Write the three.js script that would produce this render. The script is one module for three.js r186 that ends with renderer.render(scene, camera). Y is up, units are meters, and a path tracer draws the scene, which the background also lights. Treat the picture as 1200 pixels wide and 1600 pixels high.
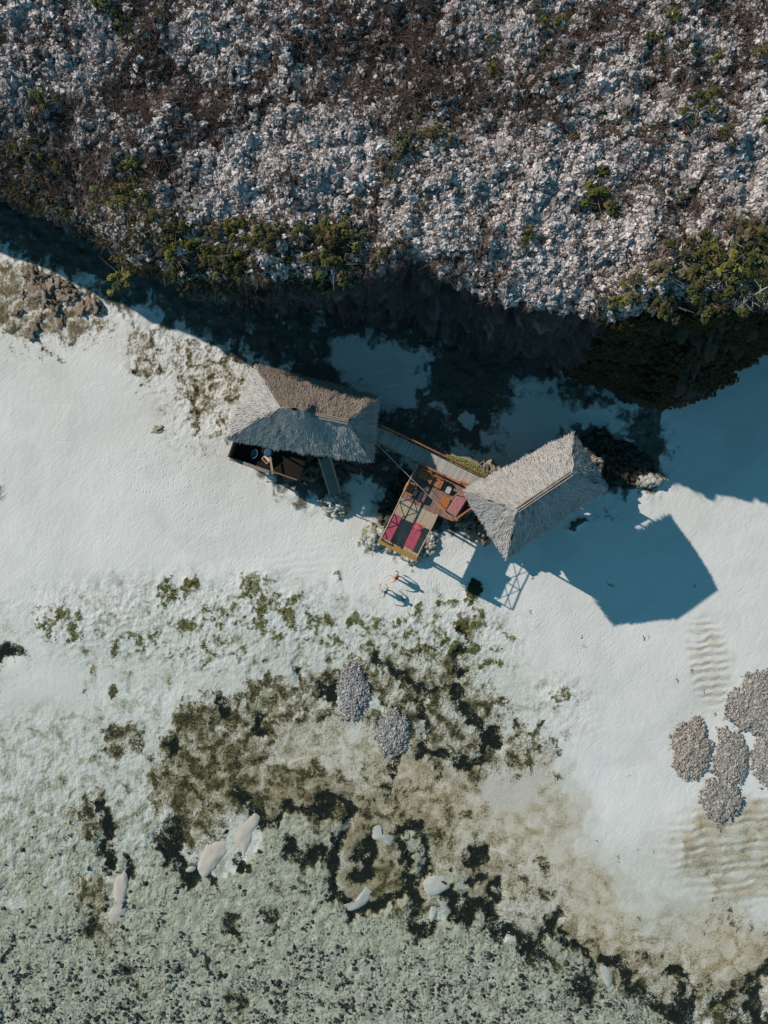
import * as THREE from 'three';
import { mergeGeometries, mergeVertices } from 'three/addons/utils/BufferGeometryUtils.js';
import { MarchingCubes } from 'three/addons/objects/MarchingCubes.js';

// ---------------------------------------------------------------- camera, sky, sun, exposure
const S = 21.7, CAMH = 56;                          // S: survey units per metre (a site plan drawn with its origin at 600, 800)
const scene = new THREE.Scene();
const camera = new THREE.PerspectiveCamera(2 * Math.atan(800 / S / CAMH) * 180 / Math.PI, 0.75, 0.5, 5000);
camera.up.set(0, 0, -1);
camera.position.set(0, CAMH, 0);
camera.lookAt(0, 0, 0);
const renderer = new THREE.WebGLRenderer({ antialias: true });
renderer.setSize(768, 1024);
renderer.toneMapping = THREE.LinearToneMapping;
renderer.toneMappingExposure = 1.12;
renderer.shadowMap.enabled = true;
{ // clear deep-blue sky, a little paler toward the horizon
  const w = 64, h = 32, d = new Float32Array(w * h * 4);
  for (let j = 0; j < h; j++) for (let i = 0; i < w; i++) {
    const el = Math.abs((j + 0.5) / h - 0.5) * 2, k = Math.pow(1 - el, 2);
    const o = (j * w + i) * 4;
    d[o] = 0.052 + 0.02 * k; d[o + 1] = 0.185 + 0.04 * k; d[o + 2] = 0.285 + 0.05 * k; d[o + 3] = 1;
  }
  const t = new THREE.DataTexture(d, w, h, THREE.RGBAFormat, THREE.FloatType);
  t.mapping = THREE.EquirectangularReflectionMapping; t.magFilter = t.minFilter = THREE.LinearFilter; t.needsUpdate = true;
  scene.background = t; scene.environment = t;
}
const sun = new THREE.DirectionalLight(new THREE.Color().setRGB(1, 0.90, 0.78), 4.0);
sun.position.set(-0.864 * 1.33, 1, -0.504 * 1.33).multiplyScalar(60);
sun.castShadow = true; sun.shadow.mapSize.set(4096, 4096);
Object.assign(sun.shadow.camera, { left: -45, right: 45, top: 45, bottom: -45, near: 1, far: 200 });
scene.add(sun); scene.add(sun.target);

// ---------------------------------------------------------------- helpers
function rng(seed) { let a = seed >>> 0; return () => { a = (a + 0x6D2B79F5) | 0; let t = Math.imul(a ^ (a >>> 15), 1 | a); t = (t + Math.imul(t ^ (t >>> 7), 61 | t)) ^ t; return ((t ^ (t >>> 14)) >>> 0) / 4294967296; }; }
const R0 = rng(11);
const PERM = new Uint8Array(512), GX = new Float32Array(256), GY = new Float32Array(256), HV = new Float32Array(256);
{ const p = [...Array(256).keys()]; for (let i = 255; i > 0; i--) { const j = Math.floor(R0() * (i + 1)); [p[i], p[j]] = [p[j], p[i]]; } for (let i = 0; i < 512; i++) PERM[i] = p[i & 255]; for (let i = 0; i < 256; i++) { const a = R0() * 6.2832; GX[i] = Math.cos(a); GY[i] = Math.sin(a); HV[i] = R0(); } }
function noise(x, y) {           // gradient noise, about -0.7 .. 0.7
  const xi = Math.floor(x), yi = Math.floor(y), fx = x - xi, fy = y - yi, X = xi & 255, Y = yi & 255;
  const u = fx * fx * fx * (fx * (fx * 6 - 15) + 10), v = fy * fy * fy * (fy * (fy * 6 - 15) + 10);
  const a = PERM[PERM[X] + Y], b = PERM[PERM[X + 1] + Y], c = PERM[PERM[X] + Y + 1], d = PERM[PERM[X + 1] + Y + 1];
  const p = GX[a] * fx + GY[a] * fy, q = GX[b] * (fx - 1) + GY[b] * fy, r = GX[c] * fx + GY[c] * (fy - 1), s = GX[d] * (fx - 1) + GY[d] * (fy - 1);
  return p + u * (q - p) + v * (r - p + u * (p - q - r + s));
}
const fbm = (x, y, o = 4) => { let s = 0, a = 1; for (let i = 0; i < o; i++) { s += a * noise(x, y); x = x * 2.03 + 17.1; y = y * 2.03 - 9.7; a *= 0.5; } return s; };
const hash2 = (i, j) => HV[PERM[PERM[i & 255] + (j & 255)]];
const ss = (a, b, x) => { const t = Math.min(1, Math.max(0, (x - a) / (b - a))); return t * t * (3 - 2 * t); };
const lerp = (a, b, t) => a + (b - a) * t;
// rounded lumps in scattered cells: height 0..r, used for coral rag and reef
function lumps(x, y, keep, seed) {
  const xi = Math.floor(x), yi = Math.floor(y); let m = 0;
  for (let j = -1; j <= 1; j++) for (let i = -1; i <= 1; i++) {
    const cx = xi + i, cy = yi + j, k = hash2(cx + seed, cy * 3 + seed);
    if (k > keep) continue;
    const px = cx + 0.15 + 0.7 * hash2(cx * 5 + seed, cy + 7), py = cy + 0.15 + 0.7 * hash2(cx + 31, cy * 7 + seed);
    const r = 0.3 + 0.42 * hash2(cx * 3 + 11, cy * 5 + seed), d2 = (x - px) ** 2 + (y - py) ** 2;
    if (d2 < r * r) m = Math.max(m, Math.sqrt(r * r - d2));
  }
  return m;
}
const V = (x, y, z) => new THREE.Vector3(x, y, z);
// plan coordinates (survey units) of a point at height h -> metres
const P = (px, py, h = 0) => V((px - 600) / S, h, (py - 800) / S);
// the same from an aerial-survey reading, which is enlarged about the survey origin by the height of the point
const A = (px, py, h = 0) => { const f = 1 - h / CAMH; return V((px - 600) / S * f, h, (py - 800) / S * f); };
const lin = (r, g, b) => new THREE.Color().setRGB(r, g, b);
const mat = (c, rough = 0.9, extra = {}) => new THREE.MeshPhysicalMaterial({ color: lin(...c), roughness: rough, specularIntensity: rough > 0.8 ? 0.2 : 0.8, ...extra });
const used = {};
const numbered = n => { const k = used[n] = (used[n] ?? -1) + 1; return k ? `${n}_${String(k).padStart(3, '0')}` : n; };
const shade = o => { o.castShadow = true; o.receiveShadow = true; return o; };
function thing(name, label, category, pos = V(0, 0, 0), turn = 0, group) {
  const o = new THREE.Group(); o.name = numbered(name); o.position.copy(pos); o.rotation.y = turn;
  o.userData = { label, category }; if (group) o.userData.group = group; scene.add(o); return o;
}
function part(name, geo, m, parent, label) { const o = shade(new THREE.Mesh(geo, m)); o.name = name; if (label) o.userData.label = label; parent.add(o); return o; }
function solo(name, geo, m, label, category, group, pos) { const o = shade(new THREE.Mesh(geo, m)); o.name = numbered(name); o.userData = { label, category }; if (group) o.userData.group = group; if (pos) o.position.copy(pos); scene.add(o); return o; }
function structure(name, geo, m) { const o = shade(new THREE.Mesh(geo, m)); o.name = name; o.userData = { kind: 'structure', label: name.replace(/_/g, ' ') }; scene.add(o); return o; }
const UP = V(0, 1, 0);
function pole(a, b, r0, r1 = r0, seg = 7, sag = 0) {   // slightly crooked pole from a to b
  const n = 5, pts = []; const d = b.clone().sub(a), L = d.length();
  for (let i = 0; i <= n; i++) { const t = i / n; const p = a.clone().addScaledVector(d, t); const w = Math.sin(Math.PI * t); p.y -= sag * w; if (i && i < n) p.add(V((R0() - .5), (R0() - .5), (R0() - .5)).multiplyScalar(0.012 * Math.min(L, 3))); pts.push(p); }
  const g = new THREE.TubeGeometry(new THREE.CatmullRomCurve3(pts), 6, 1, seg, false);
  const pos = g.attributes.position, rings = 7, c = new THREE.CatmullRomCurve3(pts);
  for (let i = 0; i < rings; i++) { const ct = c.getPointAt(i / 6), r = lerp(r0, r1, i / 6); for (let k = 0; k <= seg; k++) { const q = i * (seg + 1) + k; const v = V().fromBufferAttribute(pos, q).sub(ct).multiplyScalar(r).add(ct); pos.setXYZ(q, v.x, v.y, v.z); } }
  const caps = [[0, pts[0], 1], [6, pts[n], -1]].map(() => null); g.computeVertexNormals(); return g;
}
const box = (w, h, d, x = 0, y = 0, z = 0, ry = 0) => { const g = new THREE.BoxGeometry(w, h, d); if (ry) g.rotateY(ry); g.translate(x, y, z); return g; };
// a box with slightly softened edges
function soft(w, h, d, r, x = 0, y = 0, z = 0) {
  const s = new THREE.Shape(); const a = w / 2 - r, b = d / 2 - r; s.moveTo(-a, -b); s.lineTo(a, -b); s.lineTo(a, b); s.lineTo(-a, b); s.closePath();
  const g = new THREE.ExtrudeGeometry(s, { depth: Math.max(0.001, h - 2 * r), bevelEnabled: true, bevelSize: r, bevelThickness: r, bevelSegments: 2 });
  g.rotateX(-Math.PI / 2); g.translate(x, y - h / 2 + r, z); return g;
}
function stoneGeo(seed, detail = 1, rough = 0.28, flat = 0.75) {
  const r = rng(seed); let g = new THREE.IcosahedronGeometry(1, detail); g.deleteAttribute('uv'); g.deleteAttribute('normal'); g = mergeVertices(g, 1e-4);
  const p = g.attributes.position, ox = r() * 50, oy = r() * 50;
  for (let i = 0; i < p.count; i++) { const x = p.getX(i), y = p.getY(i), z = p.getZ(i); const k = 1 + rough * (1.6 * noise(x * 1.3 + ox + z, y * 1.3 + oy - z) + noise(x * 3 + oy, z * 3 + y * 2 + ox)); p.setXYZ(i, x * k, y * k * flat, z * k); }
  g.computeVertexNormals(); return g;
}
function dataTex(w, h, fn, srgb = true, repeat = true) {
  const d = new Uint8Array(w * h * 4);
  for (let j = 0; j < h; j++) for (let i = 0; i < w; i++) { const c = fn(i, j), o = (j * w + i) * 4; d[o] = Math.max(0, Math.min(255, c[0] * 255)); d[o + 1] = Math.max(0, Math.min(255, c[1] * 255)); d[o + 2] = Math.max(0, Math.min(255, c[2] * 255)); d[o + 3] = 255; }
  const t = new THREE.DataTexture(d, w, h); t.magFilter = THREE.LinearFilter; t.minFilter = THREE.LinearMipmapLinearFilter; t.generateMipmaps = true;
  if (srgb) t.colorSpace = THREE.SRGBColorSpace; if (repeat) t.wrapS = t.wrapT = THREE.RepeatWrapping; t.needsUpdate = true; return t;
}
const woodTex = dataTex(256, 256, (i, j) => { const g = 0.82 + 0.22 * noise(i / 5, j / 70) + 0.14 * noise(i / 1.7, j / 30) + 0.1 * noise(i / 30, j / 30); return [g, g * 0.985, g * 0.97]; });
const clothTex = dataTex(128, 128, (i, j) => { const g = 0.9 + 0.08 * ((i + j) & 1) + 0.12 * noise(i / 20, j / 20); return [g, g, g]; });
const grain = dataTex(256, 256, (i, j) => { const g = 0.85 + 0.3 * fbm(i / 24, j / 24, 4); return [g, g, g]; });
const wood = (c, rough = 0.85) => mat(c, rough, { map: woodTex });

// ---------------------------------------------------------------- plan of the shore: painted fields in plan units
const FX0 = -220, FY0 = 300, FW = 1640, FH = 1480, FS = 2;      // field rasters, 2 plan units per cell
const fw = FW / FS, fh = FH / FS;
const field = () => new Float32Array(fw * fh);
function blob(f, list, mode = 'max') {
  for (const [x, y, rx, ry, rot = 0, wgt = 1, soften = 0.55] of list) {
    const c = Math.cos(rot * Math.PI / 180), s = Math.sin(rot * Math.PI / 180), R = Math.max(rx, ry) * 1.6;
    const i0 = Math.max(0, Math.floor((x - R - FX0) / FS)), i1 = Math.min(fw - 1, Math.ceil((x + R - FX0) / FS)), j0 = Math.max(0, Math.floor((y - R - FY0) / FS)), j1 = Math.min(fh - 1, Math.ceil((y + R - FY0) / FS));
    for (let j = j0; j <= j1; j++) for (let i = i0; i <= i1; i++) {
      const dx = i * FS + FX0 - x, dy = j * FS + FY0 - y, u = (dx * c + dy * s) / rx, v = (-dx * s + dy * c) / ry, d = Math.sqrt(u * u + v * v);
      const k = wgt * (1 - ss(1 - soften, 1 + soften, d)), q = j * fw + i;
      if (mode === 'max') f[q] = Math.max(f[q], k); else f[q] *= 1 - k;
    }
  }
}
function stroke(f, pts, r, wgt = 1) {
  const list = [];
  for (let k = 0; k + 1 < pts.length; k++) { const [x0, y0] = pts[k], [x1, y1] = pts[k + 1], n = Math.max(1, Math.ceil(Math.hypot(x1 - x0, y1 - y0) / (r * 0.6))); for (let i = 0; i <= n; i++) { const t = i / n; list.push([lerp(x0, x1, t), lerp(y0, y1, t), r, r, 0, wgt, 0.6]); } }
  blob(f, list);
}
function at(f, x, y) { const u = Math.min(fw - 1.01, Math.max(0, (x - FX0) / FS)), v = Math.min(fh - 1.01, Math.max(0, (y - FY0) / FS)), i = u | 0, j = v | 0, a = u - i, b = v - j, q = j * fw + i; return (f[q] * (1 - a) + f[q + 1] * a) * (1 - b) + (f[q + fw] * (1 - a) + f[q + fw + 1] * a) * b; }

const fWeed = field(), fDark = field(), fGreen = field(), fTan = field(), fReef = field(), fWet = field(), fRock = field(), fPool = field(), fRip = field(), fMott = field();
// reef flat along the bottom
{
  const edge = [[-220, 1430], [0, 1425], [100, 1400], [200, 1385], [262, 1345], [330, 1380], [400, 1345], [430, 1285], [450, 1268], [500, 1258], [545, 1275], [528, 1320], [520, 1390], [552, 1440], [600, 1424], [640, 1402], [655, 1440], [690, 1450], [732, 1412], [762, 1425], [782, 1470], [832, 1505], [868, 1450], [900, 1478], [936, 1540], [990, 1550], [1040, 1580], [1062, 1530], [1082, 1560], [1090, 1640], [1200, 1680], [1420, 1690]];
  const poly = [...edge, [1420, 1800], [-220, 1800]];
  for (let j = 0; j < fh; j++) for (let i = 0; i < fw; i++) {
    const x = i * FS + FX0, y = j * FS + FY0; let inside = false;
    for (let a = 0, b = poly.length - 1; a < poly.length; b = a++) { const [xa, ya] = poly[a], [xb, yb] = poly[b]; if ((ya > y) !== (yb > y) && x < (xb - xa) * (y - ya) / (yb - ya) + xa) inside = !inside; }
    if (inside) fReef[j * fw + i] = 1;
  }
  blob(fReef, [[482, 1295, 42, 28], [650, 1335, 20, 42, 20, 1, .3], [640, 1310, 15, 18], [700, 1388, 24, 20], [430, 1310, 22, 30], [60, 1350, 260, 150, 0, .62, .9], [260, 1330, 120, 70, 0, .4, .8], [-120, 1330, 150, 200, 0, .6, .8]]);
  const t = fReef.slice(); // soften
  for (let j = 2; j < fh - 2; j++) for (let i = 2; i < fw - 2; i++) { let s = 0; for (let b = -2; b <= 2; b++) for (let a = -2; a <= 2; a++) s += t[(j + b) * fw + i + a]; fReef[j * fw + i] = s / 25; }
}
for (const [pts, r] of [
  [[[395, 1285], [410, 1282], [428, 1290], [437, 1272], [452, 1260], [480, 1262]], 8], [[[490, 1262], [505, 1247], [540, 1254], [554, 1275], [538, 1296], [524, 1328], [518, 1378], [526, 1402], [546, 1420], [552, 1438]], 9],
  [[[500, 1262], [508, 1272], [512, 1250]], 12], [[[455, 1332], [480, 1342], [497, 1336]], 12], [[[452, 1316], [462, 1340]], 11], [[[586, 1312], [574, 1332], [580, 1350], [578, 1372], [556, 1372]], 10], [[[560, 1345], [566, 1330]], 11],
  [[[622, 1318], [626, 1298], [652, 1294], [664, 1306], [668, 1342], [660, 1372], [638, 1380], [634, 1368]], 7], [[[628, 1318], [640, 1338], [634, 1352]], 10],
  [[[552, 1416], [575, 1424], [600, 1416], [628, 1400], [646, 1393], [651, 1408], [645, 1424], [652, 1450], [664, 1462], [676, 1452]], 9],
  [[[700, 1396], [708, 1412], [716, 1438], [730, 1446], [736, 1424], [733, 1406], [756, 1416], [770, 1430], [766, 1448], [780, 1466], [795, 1456], [820, 1476], [832, 1502], [846, 1482], [852, 1462], [868, 1442], [876, 1434]], 9],
  [[[824, 1472], [838, 1494], [850, 1500]], 13], [[[732, 1352], [740, 1334], [748, 1328], [757, 1334], [752, 1345], [735, 1354]], 8], [[[738, 1378], [754, 1374]], 10], [[[776, 1384], [767, 1394], [768, 1406], [780, 1408], [786, 1392], [782, 1380]], 6],
  [[[878, 1456], [888, 1480], [898, 1474], [916, 1490], [926, 1514], [934, 1532]], 4], [[[945, 1502], [968, 1512], [982, 1524], [986, 1546], [1004, 1556], [1022, 1572], [1036, 1580], [1062, 1592], [1080, 1602]], 10], [[[1048, 1530], [1052, 1520], [1070, 1518], [1080, 1534], [1090, 1550], [1084, 1574], [1080, 1600]], 5],
  [[[1200, 1518], [1176, 1534], [1166, 1552], [1190, 1550], [1176, 1580], [1192, 1602]], 9], [[[1118, 1570], [1140, 1562]], 9],
  [[[246, 1310], [262, 1330], [276, 1346], [292, 1372], [310, 1362]], 12], [[[268, 1290], [276, 1320], [262, 1345]], 11], [[[372, 1236], [384, 1254], [408, 1282]], 10], [[[160, 1260], [172, 1290], [160, 1330], [172, 1350]], 11], [[[200, 1345], [203, 1370]], 6], [[[325, 1374], [332, 1382]], 8], [[[372, 1345], [376, 1355]], 8], [[[288, 1370], [296, 1382]], 9],
  [[[655, 1098], [662, 1118], [668, 1142], [662, 1166], [655, 1184], [672, 1180], [700, 1182], [722, 1192], [738, 1202], [752, 1180], [764, 1158], [748, 1138], [736, 1122], [724, 1100], [712, 1078]], 8], [[[770, 1146], [778, 1166]], 10], [[[586, 1026], [600, 1042], [625, 1058], [648, 1072], [664, 1084], [680, 1078]], 8], [[[520, 1072], [524, 1090], [510, 1088]], 9], [[[460, 1040], [466, 1062]], 6], [[[500, 1070], [512, 1084]], 6],
  [[[722, 990], [726, 1008], [712, 1028], [720, 1050]], 7], [[[346, 1098], [352, 1112]], 10], [[[410, 1118], [400, 1142], [414, 1148]], 7], [[[270, 1162], [274, 1172]], 8], [[[610, 1196], [616, 1186], [622, 1190], [618, 1206], [611, 1208]], 3], [[[600, 1232], [604, 1238]], 5],
]) stroke(fDark, pts, r);
blob(fDark, [[915, 1548, 22, 20], [1066, 1560, 13, 28], [0, 1020, 26, 18], [906, 1534, 14, 12], [1170, 1600, 40, 30, 0, .7], [370, 1570, 16, 22, 0, .6], [195, 1525, 16, 14, 0, .6], [358, 1450, 14, 24, 20, .8], [425, 1430, 20, 10, 50, .6], [140, 1445, 12, 20, 0, .8]]);
blob(fWeed, [[300, 1180, 60, 50, 0, .9], [390, 1140, 50, 50, 0, .9], [260, 1230, 40, 45, 0, .9], [640, 1110, 40, 50, 0, .8], [690, 1140, 40, 50, 0, .7], [590, 1060, 60, 40, 0, .8], [560, 1240, 70, 40, 0, .6], [760, 1110, 40, 30, 0, .7], [480, 1105, 60, 25, 0, .8], [650, 1030, 60, 40, 0, .6], [520, 1265, 60, 40, 0, .7], [640, 1400, 60, 40, 0, .7], [600, 1290, 50, 40, 0, .7], [820, 1400, 50, 40, 30, .5], [930, 1500, 50, 30, 30, .6], [320, 1232, 88, 55, 0, 1], [300, 1285, 45, 40], [455, 1235, 90, 50, 0, .8], [340, 1130, 55, 45], [420, 1085, 45, 30], [365, 1185, 62, 40], [290, 1125, 20, 22], [185, 1160, 34, 32, 0, .85], [145, 1280, 38, 45, 30, .7], [140, 1400, 28, 40], [160, 1470, 34, 22, 0, .7], [172, 1077, 11, 11], [148, 1046, 9, 9], [560, 1070, 90, 40, 0, .7], [700, 1080, 70, 80, 0, .75], [820, 1170, 50, 45, 0, .75], [600, 1120, 60, 30, 0, .6], [740, 1180, 60, 40, 0, .7], [500, 1080, 50, 30, 20, .8], [590, 1350, 60, 60, 0, .75], [520, 1330, 60, 60, 0, .5], [700, 1300, 50, 40, 0, .5], [880, 1500, 60, 30, 30, .5], [1000, 1530, 70, 35, 20, .6], [1110, 1580, 70, 40, 0, .7], [1160, 1450, 45, 16, 20, .45], [880, 1090, 24, 16, 0, .6], [830, 1360, 25, 20, 0, .5], [640, 1260, 60, 40, 0, .55], [230, 1560, 40, 30, 0, .3], [450, 1400, 30, 30, 0, .4], [220, 545, 16, 42, -10, .8], [340, 605, 62, 80, 30, .68], [225, 560, 18, 50, -8, .7], [290, 560, 60, 35, 20, .6], [245, 545, 40, 30, 0, .5], [380, 585, 40, 30, 0, .6], [420, 1330, 25, 35, 0, .4], [490, 1290, 30, 20, 0, .35], [540, 1035, 60, 30, 0, .45], [40, 470, 110, 65, 20, .8], [110, 500, 60, 35, 0, .8]]);
blob(fGreen, [[420, 965, 90, 28, 5, .62], [290, 950, 70, 30, 0, .55], [600, 985, 70, 30, 0, .55], [200, 1000, 60, 25, 0, .5], [330, 1020, 100, 25, 0, .5], [110, 975, 45, 30, 0, .6], [770, 1020, 40, 40, 0, .5], [690, 1000, 50, 40, 0, .55], [540, 990, 60, 25, 0, .5], [728, 968, 22, 20], [735, 995, 18, 22], [715, 1020, 24, 18], [560, 968, 17, 14], [400, 915, 24, 24], [405, 940, 18, 22], [455, 940, 26, 20, 0, .8], [260, 920, 15, 22], [295, 916, 14, 20], [92, 966, 40, 28, 25, .8], [500, 965, 26, 16, 20, .7], [525, 900, 7, 14, 0, .8], [650, 970, 20, 22, 0, .7], [750, 968, 14, 16, 0, .8], [690, 945, 16, 6, 0, .8], [705, 943, 12, 6, 0, .8], [654, 950, 7, 7], [596, 993, 8, 6, 40], [680, 1000, 22, 18, 0, .5], [735, 935, 12, 8], [240, 995, 45, 30, 0, .45], [310, 985, 50, 35, 0, .5], [465, 985, 60, 30, 0, .5], [570, 1010, 50, 30, 0, .5], [0, 770, 8, 12], [700, 1060, 60, 40, 0, .4], [880, 1090, 22, 14, 0, .7], [300, 1090, 40, 30, 0, .3], [725, 735, 42, 14, 26, 1], [575, 850, 14, 14, 0, .7], [650, 880, 18, 8, 0, .6], [525, 800, 25, 15, 0, .5]]);
blob(fTan, [[1160, 1330, 92, 85, 0, .75, .12], [560, 1200, 150, 60, 0, .8], [700, 1250, 140, 60, 0, .8], [1080, 1450, 110, 50, 0, .6], [520, 1165, 110, 45, 10, .8], [480, 1230, 130, 50, 0, .9], [620, 1270, 140, 80, 0, .9], [760, 1320, 150, 90, 20, .85], [900, 1400, 130, 70, 35, .75], [1000, 1490, 160, 55, 15, .85], [1150, 1500, 100, 60, 0, .8], [820, 1230, 60, 50, 0, .6], [860, 1280, 60, 60, 0, .6], [1130, 1340, 100, 70, 0, .45], [330, 1210, 70, 40, 0, .6], [600, 1390, 80, 50, 0, .7], [1110, 1040, 28, 65, -8, .35]]);
blob(fWet, [[60, 1220, 260, 130, 0, 1], [120, 1330, 260, 110, 0, 1], [330, 1010, 260, 75, 0, .8], [560, 1030, 200, 80, 0, .8], [400, 725, 60, 40, 20, .5], [350, 720, 40, 35, 0, .7], [700, 1080, 180, 110, 0, .6], [10, 470, 30, 40, 0, .8], [1060, 1390, 150, 80, 0, .5], [1080, 1120, 40, 60, 0, .35], [300, 1470, 400, 120, 0, 1], [420, 1120, 120, 60, 0, .6], [-100, 1200, 120, 250]]);
blob(fMott, [[335, 610, 75, 90, 30, 1], [250, 560, 60, 50, 10, .8], [100, 1170, 230, 60, 0, .8], [300, 960, 260, 60, 0, .9], [480, 1000, 160, 60, 0, .9], [80, 1290, 250, 120, 0, 1], [250, 1090, 120, 40, 0, .6], [330, 1000, 240, 60, 0, .9], [90, 1200, 220, 70, 0, .6], [120, 1320, 240, 90, 0, .9], [560, 1020, 150, 50, 0, .9], [700, 1010, 110, 80, 0, .8], [740, 1140, 110, 80, 0, .8], [420, 1140, 120, 60, 0, .8], [330, 600, 60, 80, 30, .9], [60, 470, 110, 60, 0, 1], [260, 570, 60, 40, 0, .7], [640, 1080, 120, 60, 0, .8], [850, 1110, 80, 60, 0, .5]]);
// dark weedy rock in the lee of the cliff, with sand showing through
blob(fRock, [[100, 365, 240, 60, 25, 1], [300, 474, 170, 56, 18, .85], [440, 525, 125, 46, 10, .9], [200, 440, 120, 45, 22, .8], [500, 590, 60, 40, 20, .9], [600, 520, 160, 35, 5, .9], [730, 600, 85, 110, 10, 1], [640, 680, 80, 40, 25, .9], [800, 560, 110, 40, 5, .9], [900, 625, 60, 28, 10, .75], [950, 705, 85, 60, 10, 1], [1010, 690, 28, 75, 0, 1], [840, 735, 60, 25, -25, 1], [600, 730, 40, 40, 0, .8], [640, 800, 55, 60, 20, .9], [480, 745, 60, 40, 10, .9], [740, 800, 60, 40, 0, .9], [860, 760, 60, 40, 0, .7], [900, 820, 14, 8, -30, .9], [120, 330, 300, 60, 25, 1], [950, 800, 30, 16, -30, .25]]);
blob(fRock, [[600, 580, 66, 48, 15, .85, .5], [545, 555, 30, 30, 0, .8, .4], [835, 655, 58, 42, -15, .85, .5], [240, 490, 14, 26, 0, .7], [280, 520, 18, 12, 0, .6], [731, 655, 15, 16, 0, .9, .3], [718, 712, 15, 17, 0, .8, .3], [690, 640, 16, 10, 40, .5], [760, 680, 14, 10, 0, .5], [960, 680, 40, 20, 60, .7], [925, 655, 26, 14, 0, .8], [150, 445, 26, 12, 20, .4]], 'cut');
blob(fPool, [[798, 1238, 44, 34, 0, 1], [842, 1196, 24, 34, 30, .9], [805, 1320, 16, 30, -20, .3], [385, 640, 0.1, 0.1]]);
blob(fRip, [[1108, 1035, 30, 70, -8, 1, .3], [1150, 1330, 100, 80, 0, .9, .4], [150, 985, 90, 40, 0, .35], [470, 880, 60, 30, 0, .2], [590, 590, 50, 40, 0, .3]]);

const fTramp = field(); blob(fTramp, [[650, 925, 110, 32, 20, 1], [560, 850, 70, 30, 20, .8], [260, 740, 80, 60, 0, .9], [330, 800, 70, 60, 0, .8], [480, 800, 50, 30, 30, .9], [760, 880, 80, 40, 0, .7], [900, 1000, 140, 60, 30, .5], [160, 850, 120, 50, 0, .5], [420, 860, 90, 30, 0, .6]]);
const fHalo = field();           // fringe of thin algae round the weed beds
{
  const a = new Float32Array(fw * fh), b = new Float32Array(fw * fh), R = 13; for (let i = 0; i < a.length; i++) a[i] = Math.min(1, fDark[i] * 1.3 + fWeed[i] * .55);
  for (let pass = 0; pass < 2; pass++) {
    for (let j = 0; j < fh; j++) { let s = 0; for (let i = -R; i < fw; i++) { if (i + R < fw) s += a[j * fw + i + R]; if (i - R - 1 >= 0) s -= a[j * fw + i - R - 1]; if (i >= 0) b[j * fw + i] = s / (2 * R + 1); } }
    for (let i = 0; i < fw; i++) { let s = 0; for (let j = -R; j < fh; j++) { if (j + R < fh) s += b[(j + R) * fw + i]; if (j - R - 1 >= 0) s -= b[(j - R - 1) * fw + i]; if (j >= 0) a[j * fw + i] = s / (2 * R + 1); } }
  }
  fHalo.set(a);
}
const groundY = (x, y) => {      // height of the shore in metres at plan x, y
  let h = -0.10 * ss(860, 1000, y) - 0.22 * ss(1000, 1500, y) + 0.30 * ss(640, 380, y);
  h += 0.10 * fbm(x / 190 + 3, y / 190, 3) + 0.022 * fbm(x / 34, y / 34, 3);
  const w = 10 * noise(x / 26, y / 26), w2 = 10 * noise(x / 26 + 40, y / 26 + 9);
  const rk = at(fRock, x + w, y + w2), rf = at(fReef, x + w, y + w2), mo = at(fMott, x + w, y + w2), gr = at(fGreen, x + w, y + w2), wd = at(fWeed, x + w, y + w2), dk = at(fDark, x + w * .6, y + w2 * .6);
  h += rk * (0.18 + 0.34 * fbm(x / 18, y / 18, 4)) + rf * (0.16 + 0.10 * fbm(x / 11, y / 11, 3)) + 0.09 * mo * fbm(x / 10 + 7, y / 10, 4) + 0.12 * gr * (0.6 + fbm(x / 7, y / 7, 3)) + 0.05 * wd * fbm(x / 6, y / 6, 3) - 0.12 * dk;
  return h;
};
const GY0 = (px, py) => groundY(px, py);
const WATER = -0.135;

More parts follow.
